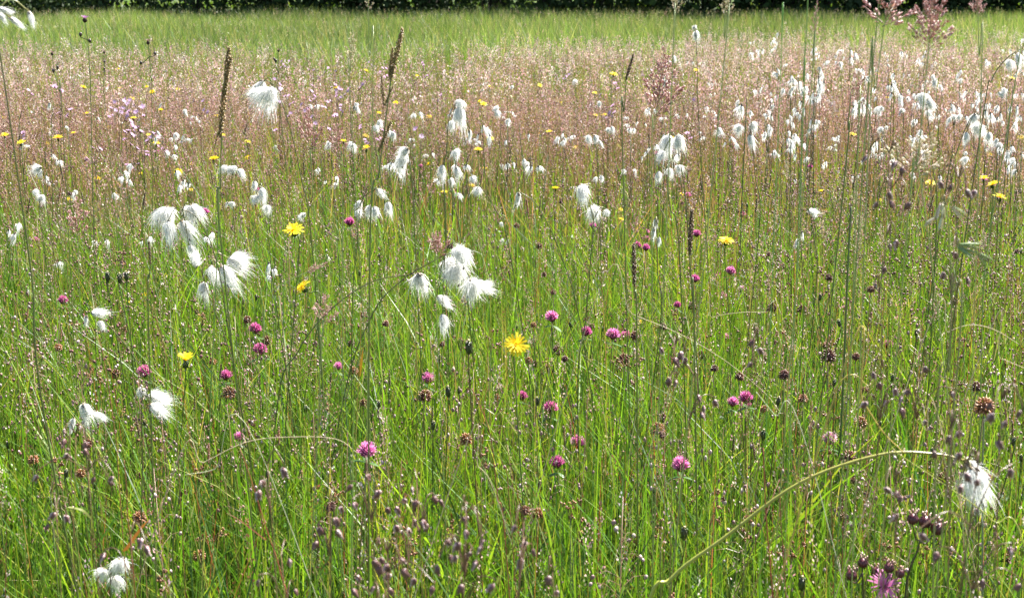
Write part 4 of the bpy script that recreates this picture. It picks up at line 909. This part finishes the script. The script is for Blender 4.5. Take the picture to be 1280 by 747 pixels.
# ---- ragged robin
def robin_petal():
    m = MB(); c = (.82, .28, .56)
    for k, (dx, L, w_) in enumerate(((-.6, .013, .0017), (-.18, .018, .0022), (.18, .017, .0022), (.6, .012, .0017))):
        m.ribbon([(0, 0, 0), (dx*.004, .006, .001), (dx*.010, L*.7, .001), (dx*.014, L, -.001)], [.0016, w_*1.1, w_, w_*.4], (1, 0, 0), (.62, .15, .38), c)
    return m.mesh('petal', M_PETAL)
ROB = robin_petal()
def calyx_mesh():
    m = MB(); m.ell((0, 0, 0), (0, 0, 1), .010, .0042, (.07, .015, .02), (.13, .03, .045), 10, 6, 1, -.15)
    for k in range(10):
        a = .628*k; m.tube([(.0030*math.cos(a), .0030*math.sin(a), .0018), (.0043*math.cos(a), .0043*math.sin(a), .005), (.0028*math.cos(a), .0028*math.sin(a), .0088)], .0003, .0003, (.05, .01, .012), 3)
    for k in range(5):
        a = 1.2566*k; m.ell((.0022*math.cos(a), .0022*math.sin(a), .0085), (.2*math.cos(a), .2*math.sin(a), 1), .0042, .001, (.12, .04, .04), (.4, .25, .2), 4, 3)
    return m.mesh('calyx', M_STEM)
CAL = calyx_mesh()
def robin(d, pix, cal, flowers, label, rc=(.07, .03, .025)):
    g, sp = stem_pts(d, pix); root = link('ragged_robin', None, loc=g); m = MB(); m.tube([p-g for p in sp], .0013, .0009, (.06, .05, .025), 6); head = sp[-1]
    for (x, y, sz, ang) in cal:
        p = at(x, y, d+U(-.01, .01)); m.tube([q-g for q in spline([head, (head+p)/2+Vector((0, 0, -.006)), p], 4)], .0008, .0007, rc, 5)
        link('calyx', CAL, root, p-g, tilt(math.tan(R(ang)), -.1), sz*d/FOC/.0125)
    for (x, y, sz) in flowers:
        p = at(x, y, d-.012); m.tube([q-g for q in spline([head, p], 2)], .0008, .0007, rc, 5)
        q = Vector((0, 0, 1)).rotation_difference(Vector((.1, -.75, .7)).normalized()); f = link('flower', CAL, root, p-g-(q @ Vector((0, 0, .01))), q, .8)
        for k in range(5): link('petal', ROB, f, (0, 0, .0125), Quaternion((0, 0, 1), 1.2566*k+U(-.2, .2)) @ Quaternion((1, 0, 0), U(-.1, .25)), sz*d/FOC/.034/.8)
    link('stem', m.mesh('stem', M_STEM), root); tag(root, label, 'ragged robin', 'ragged robin plants'); return root
robin(1.3, [(1135, 860), (1128, 790), (1122, 740), (1112, 716)], [(1098, 722, 22, -18), (1110, 716, 20, 6), (1122, 722, 18, 24)], [(1106, 732, 46)], 'ragged robin with one torn pink star flower over dark calyxes')
robin(1.3, [(1130, 800), (1134, 725), (1146, 690), (1150, 675)], [(1141, 656, 22, -4), (1154, 660, 24, 8), (1166, 668, 26, 28)], [], 'ragged robin fruiting with three plum red calyxes on a forked stalk')
robin(1.3, [(1085, 830), (1080, 760), (1078, 715)], [(1078, 710, 20, 2), (1064, 726, 22, -4)], [], 'ragged robin with two round dark buds beside the pink star flower')
pm = MB(); pm.ribbon([(0, 0, 0), (0, .003, .002), (0, .006, .005)], [.002, .003, .001], (1, 0, 0), (.6, .2, .45)); PUFF = pm.mesh('petal', M_PETAL)
LAND.append(('torn pink star flower', 1106, 730))
# lilac clumps of the same flower in the middle distance
def lilac(seed):
    r = random.Random(seed); m = MB(); H = .5; m.tube([(0, 0, 0), (r.uniform(-.02, .02), 0, H*.6), (0, 0, H)], .0014, .001, (.1, .08, .04), 4)
    for k in range(r.randint(2, 5)):
        p = Vector((r.uniform(-.03, .03), r.uniform(-.03, .03), H-r.uniform(-.01, .07))); m.tube([(0, 0, H-.06), p], .0008, .0006, (.1, .07, .04), 3)
        q = Vector((0, 0, 1)).rotation_difference(Vector((r.gauss(0, .5), -.6+r.gauss(0, .4), 1)).normalized())
        for j in range(5):
            a = 1.2566*j+r.uniform(-.2, .2)
            for s in (-.45, -.15, .15, .45):
                d = q @ Vector((math.cos(a+s), math.sin(a+s), .15)); sd = q @ Vector((-math.sin(a), math.cos(a), 0))
                m.ribbon([p, p+d*.006, p+d*r.uniform(.008, .012)], [.001, .0016, .0006], sd, jit((.60, .40, .62), .12))
        m.ell(p-(q @ Vector((0, 0, .008))), q @ Vector((0, 0, 1)), .009, .0025, (.12, .03, .04), None, 5, 3)
    return m.mesh('ragged_robin', M_PETAL)
LIL = [lilac(90+k) for k in range(5)]
scatter_far(LIL, 'ragged_robin', [((12, 140, 175, 118, 150), 'lilac ragged robin in the clump below the dark knapweed'), ((22, 340, 440, 80, 135), 'lilac ragged robin in the patch behind the tall windblown cottongrass'), ((10, 440, 570, 78, 160), 'lilac ragged robin scattered behind the three part sedge spike'), ((12, 690, 870, 66, 160), 'lilac ragged robin near the wide purple pink plume'), ((10, 0, 330, 110, 200), 'lilac ragged robin alone among distant yellow hawkbits')], (.44, .56), .5, None, 'ragged robin', 'lilac ragged robin plants')

# ---- knapweed and dark seed heads over the far grass
def knapweed(x, y, sz, d, pix, label, purple):
    g, sp = stem_pts(d, pix); root = link('knapweed', None, loc=g); m = MB(); m.tube([p-g for p in sp], .0007, .0006, (.13, .16, .05), 6)
    p = sp[-1]; s = sz*d/FOC/.026
    for k in range(2):
        e = p+Vector((U(-.016, .016), 0, -U(.01, .04))); m.tube([sp[-6]-g, e-g], .0008, .0006, (.08, .08, .03), 4); m.ell(e-g, (U(-.3, .3), 0, 1), .008, .0026, (.05, .03, .025), None, 6, 4)
    link('stem', m.mesh('stem', M_STEM), root)
    h = MB(); h.ell((0, 0, -.006), (0, 0, 1), .014, .006, (.05, .035, .025), (.08, .05, .035), 8, 5)
    for k in range(36):
        a = k*2.4; q = math.sqrt(k/36); dd = Vector((math.cos(a)*q, math.sin(a)*q, .8)); h.ribbon([dd*.004+Vector((0, 0, .004)), dd*.011+Vector((0, 0, .003))], [.0015, .001], (math.sin(a), -math.cos(a), 0), jit((.3, .14, .3) if purple else (.14, .09, .07)))
    link('flower_head', h.mesh('flower_head', M_PETAL), root, p-g, tilt(.1, -.1), s); tag(root, label, 'knapweed', 'dark knapweeds over the far grass')
knapweed(106, 25, 13, 2.2, [(114, 150), (112, 90), (110, 55), (106, 26)], 'purple topped knapweed standing above the green strip', True)
knapweed(185, 52, 10, 2.6, [(190, 150), (189, 100), (187, 75), (185, 54)], 'brown gone over knapweed with two dark knobs', False)
knapweed(66, 68, 8, 2.4, [(78, 150), (74, 115), (68, 90), (65, 68)], 'leaning knapweed with small black knobs on a forked stalk', False)
knapweed(348, 62, 6, 3.0, [(350, 140), (349, 100), (348, 64)], 'thin knapweed with one dark knob over the windblown cottongrass', False)
knapweed(130, 64, 6, 3.2, [(132, 140), (131, 100), (130, 66)], 'tiny knapweed knob between the purple and brown ones', False)

# ---- tall bare stems, bent straws, red stalks
def culm(d0, pix, r0, r1, col, label, name='grass_stem', col2=None, group='bare tall stems', d1=None, ground=True, leaf=None):
    n = len(pix); pts = [at(x, y, d0+(0 if d1 is None else (d1-d0)*k/(n-1))) for k, (x, y) in enumerate(pix)]
    if pts[0].z < .01: pts[0].z = .01
    dv = pts[0]-pts[1]; run = min(1, max(-1, dv.x/(abs(dv.z)+1e-3)))
    g = Vector((pts[0].x+run*min(.16, pts[0].z*.7), pts[0].y+.01, 0)) if ground else None
    o0 = g if ground else pts[0]
    if name == 'straw': pts = [p+Vector((U(-.0006, .0006), U(-.003, .003), U(-.0006, .0006))) for p in pts]
    root = link(name, None, loc=(o0.x, o0.y, 0)); o0 = Vector((o0.x, o0.y, 0)); m = MB()
    lt = lambda c: c and tuple(min(.6, v*1.5) for v in c)
    m.tube([p-o0 for p in spline(([g] if ground else [])+pts, 8)], r0*.4, r1*.4, lt(col), 6, lt(col2)); link('stem', m.mesh('stem', M_STEM if name != 'straw' else M_STRAW), root)
    for lf in (leaf or []):                           # leaf blades: pixel paths with a width
        lp, lw = lf; P = spline([at(x, y, d0) for x, y in lp], 5); b = MB(); k = len(P)
        b.ribbon([p-o0 for p in P], [lw*(1-(i/(k-1))**2*.9) for i in range(k)], (.8, .6, 0), col2 or col); link('leaf_blade', b.mesh('leaf_blade', M_GRASS), root)
    tag(root, label, 'grass stem' if name != 'straw' else 'straw', group); return root
GRN = (.075, .14, .035); OLV = (.2, .22, .05); PINKST = (.42, .33, .22)
culm(2.0, [(1052, 520), (1056, 430), (1060, 330), (1064, 258)], .0042, .0036, (.055, .10, .03), 'thick dark green stem glinting along one side with a branch to its side', leaf=[([(1062, 275), (1040, 245), (1016, 226)], .0026)], col2=(.09, .11, .035)); LAND.append(('thick dark green glinting stem', 1060, 340))
culm(1.4, [(1226, 860), (1228, 720), (1228, 600), (1230, 520)], .0026, .0022, (.13, .15, .09), 'grey green thick stalk under the large rusty head', leaf=[([(1229, 640), (1250, 560), (1262, 500)], .002)])
culm(1.7, [(1222, 640), (1226, 480), (1232, 330), (1258, 170), (1276, 60)], .0022, .0014, (.14, .2, .05), 'broad light green stem leaning to the picture edge')
culm(1.2, [(1002, 190), (1004, 100), (1008, 40), (1011, -30)], .0014, .001, (.13, .22, .05), 'bright bare green stem reaching out of the top beside the narrow plume')
culm(1.2, [(1082, 160), (1090, 90), (1096, 30), (1101, -30)], .0015, .001, (.12, .17, .05), 'bare green stem crossing the open pink plume')
culm(1.3, [(975, 110), (977, 50), (978, 4)], .0011, .0006, (.12, .26, .05), 'short vivid green tip before the dark wood')
culm(1.8, [(262, 560), (268, 400), (273, 280), (274, 200)], .0026, .0016, (.13, .21, .05), 'tallest bare green stem rising beside the shaggy cottongrass'); LAND.append(('tallest bare green stem', 270, 330))
culm(1.9, [(375, 570), (366, 420), (352, 260), (340, 160)], .0013, .001, (.10, .15, .04), 'thin green stem leaning past the edge on hawkbit')
culm(1.7, [(440, 620), (434, 540), (428, 450), (422, 390)], .0017, .001, (.07, .10, .06), 'bluish dark stem with white glint in clear grass', leaf=[([(431, 500), (452, 440), (455, 425)], .0022)])
culm(1.8, [(356, 580), (352, 500), (346, 420), (344, 370)], .0016, .0011, (.07, .12, .05), 'bluish stem twin to the glinting one in clear grass')
culm(1.8, [(395, 600), (400, 500), (398, 430), (396, 380)], .0015, .001, (.07, .13, .04), 'dark green stem between the two bluish ones')
culm(1.6, [(445, 600), (446, 520), (450, 450), (451, 380)], .0022, .001, (.2, .26, .05), 'yellow green flat stem carrying an orange sheath', leaf=[([(449, 470), (452, 450), (454, 434)], .004)], col2=(.32, .18, .03))
culm(1.2, [(440, 745), (441, 640), (441, 560), (443, 500)], .0024, .0012, (.2, .27, .06), 'broad yellow green blade stem in front of the loose spikelets')
culm(1.25, [(1016, 540), (1090, 480), (1100, 430), (1104, 400)], .0018, .0012, (.27, .22, .05), 'tawny stem bending up by the dark rose clover')
culm(1.15, [(972, 860), (966, 745), (958, 650), (954, 560)], .0018, .0012, (.19, .035, .03), 'dark red upright stalk below the slim green bud', group='red stalks')
culm(1.2, [(984, 860), (982, 740), (976, 650), (974, 610)], .0014, .001, (.17, .05, .035), 'thinner red stalk knotted beside the dark red one', group='red stalks')
culm(1.2, [(365, 800), (352, 720), (333, 660), (314, 600), (300, 560)], .0018, .0008, (.24, .06, .035), 'red forked stalk leaning by the bottom with bent dry branches', group='red stalks', leaf=[([(333, 675), (300, 650), (282, 640)], .0012), ([(333, 675), (325, 640), (318, 600)], .0012)])
culm(1.4, [(632, 680), (622, 620), (612, 540), (590, 485)], .0014, .001, (.24, .05, .05), 'red stalk climbing to the pale tipped bud', group='red stalks')
culm(1.4, [(638, 640), (628, 580), (616, 545)], .0012, .0008, (.2, .05, .05), 'short red side stalk by the narrow stacked clovers', group='red stalks')
culm(1.4, [(150, 620), (146, 560), (138, 500), (128, 440), (122, 420)], .0013, .0009, (.22, .08, .04), 'rust red stalk between the torn and wispy cottongrass', group='red stalks')
culm(1.4, [(225, 620), (220, 520), (206, 440), (190, 380)], .0012, .0008, (.18, .07, .04), 'brown red stalk under the orange yellow hawkbits', group='red stalks')
culm(1.25, [(168, 730), (160, 650), (158, 610), (155, 575)], .0015, .0012, (.2, .05, .03), 'short red stalk ending in a brown sheath over the low tufts', group='red stalks', leaf=[([(156, 688), (176, 660), (187, 648)], .005)], col2=(.19, .08, .03))
culm(1.2, [(258, 860), (254, 745), (250, 670)], .0012, .0009, (.035, .03, .02), 'black dry stalk at the bottom beside a broad blade')
culm(1.2, [(216, 720), (222, 640), (228, 590), (230, 560)], .0011, .0008, (.05, .04, .025), 'thin dark stalk between quaking grass drops')
SGp = 'bent dry straws'
culm(1.3, [(212, 600), (255, 577), (310, 553), (370, 545), (420, 549), (447, 566)], .0011, .0007, PINKST, 'long pale straw bowed flat over the grass', 'straw', group=SGp); LAND.append(('long bowed pale straw', 350, 547))
culm(1.6, [(745, 372), (790, 392), (852, 418), (905, 450), (955, 490), (975, 515)], .0010, .0008, PINKST, 'pale straw slanting down past the pinkish seeds', 'straw', group=SGp)
culm(1.6, [(862, 412), (890, 397), (920, 390), (955, 389)], .0009, .0006, PINKST, 'short pale straw hooking up to the narrow dark head', 'straw', group=SGp)
culm(1.3, [(1150, 440), (1185, 415), (1215, 407), (1245, 413), (1275, 430)], .0011, .0007, PINKST, 'pale straw arched over the grey pink spikelets', 'straw', group=SGp)
culm(1.3, [(1226, 445), (1250, 448), (1290, 464)], .001, .0007, PINKST, 'short pale straw beside the small orange brown head', 'straw', group=SGp)
culm(1.3, [(1010, 562), (970, 520), (945, 490)], .0011, .0009, (.5, .42, .3), 'white straw crossing by the small brown withered head', 'straw', group=SGp)
culm(1.1, [(1050, 470), (1078, 500), (1105, 540), (1130, 565)], .0018, .0012, (.36, .28, .08), 'thick tawny straw bent over quaking grass', 'straw', group=SGp)
culm(1.1, [(1290, 720), (1240, 650), (1180, 605), (1125, 568), (1110, 552)], .0016, .0008, (.27, .27, .06), 'yellow green bent stem passing under the bowed one', group=SGp)
culm(1.15, [(1185, 560), (1160, 540), (1150, 520)], .0010, .0008, (.42, .34, .2), 'short straw running into the bowed stem', 'straw', group=SGp)
culm(1.3, [(322, 557), (270, 585), (232, 592)], .0009, .0007, (.45, .4, .28), 'pale straw crossing below the bowed one', 'straw', group=SGp)
culm(1.3, [(575, 575), (598, 582), (614, 606), (640, 680)], .0012, .0007, PINKST, 'straw tipped with white hooked over red stalks', 'straw', group=SGp)
# leafy blade that folds over, yellow
culm(1.2, [(100, 720), (96, 660), (86, 633)], .0012, .001, (.2, .22, .05), 'folded yellowing blade over the low quaking grass', leaf=[([(86, 633), (104, 638), (117, 652)], .004)])
# ---- oat with pale drooping spikelets
def oat(d, pix, spk, label, col):
    g, sp = stem_pts(d, pix); root = link('oat_grass', None, loc=g); m = MB(); m.tube([p-g for p in sp], .0007, .0004, (.24, .24, .09), 6); head = sp[-1]; S = []
    for (x, y, L, ang) in spk:
        p = at(x, y, d); m.tube([q-g for q in spline([head, (head+p)/2+Vector((0, 0, .006)), p], 4)], .0004, .0003, (.3, .26, .12), 4); S.append((p, L, ang))
    link('stem', m.mesh('stem', M_STEM), root)
    for p, L, ang in S:
        b = MB(); l = L*d/FOC
        for k in (-1, 0, 1): b.ell((k*.0006, 0, 0), (k*.2+U(-.05, .05), U(-.1, .1), -1), l*U(.7, 1), l*.06, tuple(c*U(.75, 1.05) for c in col), tuple(c*1.1 for c in col), 6, 5, .6)
        for k in (-1, 1): b.tube([(0, 0, -l*.4), (k*l*.15, 0, -l*1.25)], .0002, .0001, (.3, .22, .12), 3)
        link('spikelet', b.mesh('spikelet', M_PANICLE), root, p-g, hang(ang))
    tag(root, label, 'oat grass', 'oat grasses')
oat(1.0, [(1196, 470), (1190, 360), (1186, 290), (1182, 256)], [(1176, 252, 28, -14), (1178, 254, 24, 10), (1170, 272, 20, -55), (1178, 270, 24, -8), (1190, 258, 26, 50)], 'oat grass with whitish spikelets hanging below mauve drops', (.62, .6, .48))
oat(1.0, [(1170, 560), (1185, 460), (1190, 370), (1200, 310)], [(1194, 306, 40, 82), (1196, 308, 36, 55), (1222, 316, 30, 50)], 'oat grass with long green spikelets spread sideways', (.3, .36, .16))

# ------------------------------------------------------------------ labels for the many: what stands by them
WHAT = {'cottongrass': ('small cottongrass tuft', 'cottongrass', CG), 'yellow hawkbit': ('small yellow hawkbit', 'flower', HK), 'hawkbit': ('small yellow hawkbit', 'flower', HK), 'clover': ('small pink clover', 'clover', 'pink clover flowers'), 'withered clover': ('small withered clover', 'clover', 'withered brown clover heads'), 'hawkbit bud': ('dark closed bud', 'flower bud', BG), 'spike': ('slim dark spike', 'sedge', SG), 'grass plume': ('small feathery plume', 'soft grass', FG), 'quaking_grass': ('slender quaking grass', 'quaking grass', QG), 'ragged_robin': ('lilac ragged robin', 'ragged robin', 'lilac ragged robin plants'), 'rush': ('brown fruited rush', 'rush', 'rushes with brown fruit clusters')}
REST = {'cottongrass': 'small white cottongrass standing apart from other cottongrass in mid meadow', 'yellow hawkbit': 'small yellow hawkbit standing apart in the flower dotted mid meadow', 'clover': 'small pink clover loose in the grass, far from other clovers', 'withered clover': 'small withered brown head standing loose among thin green blades', 'hawkbit bud': 'dark closed hawkbit bud standing loose among thin green blades', 'spike': 'slim dark flower spike rising loose out of the hazy grass', 'grass plume': 'small feathery grass plume in the pinkish hazy band'}
ORD = ('first', 'second', 'third')
cand = []; names = {}
for k, (o, what, desc, x, y) in enumerate(ITEMS): names.setdefault(WHAT[what][0], []).append((k, x, y))
for nm, lx, ly in LAND:
    for phr, lst in names.items():
        dirs = {}
        for k, x, y in lst:
            dx, dy = x-lx, y-ly; dist = math.hypot(dx, dy)
            if dist < 130: dirs.setdefault(('above' if dy < 0 else 'below') if abs(dy) > abs(dx) else ('to the left of' if dx < 0 else 'to the right of'), []).append((dist, k))
        for rel, l in dirs.items():
            for rank, (dist, k) in enumerate(sorted(l)[:3]): cand.append((rank+(.5 if 'to the' in rel else 0), dist, k, f'{ORD[rank]} {phr} {rel} the {nm}'))
best = {}
for _, _, k, lab in sorted(cand):
    if k not in best and len(lab.split()) <= 16: best[k] = lab
for k, (o, what, desc, x, y) in enumerate(ITEMS):
    _, cat, grp = WHAT[what]; tag(o, best.get(k) or (FALL[o][0] if o in FALL else REST[what]), cat, grp)
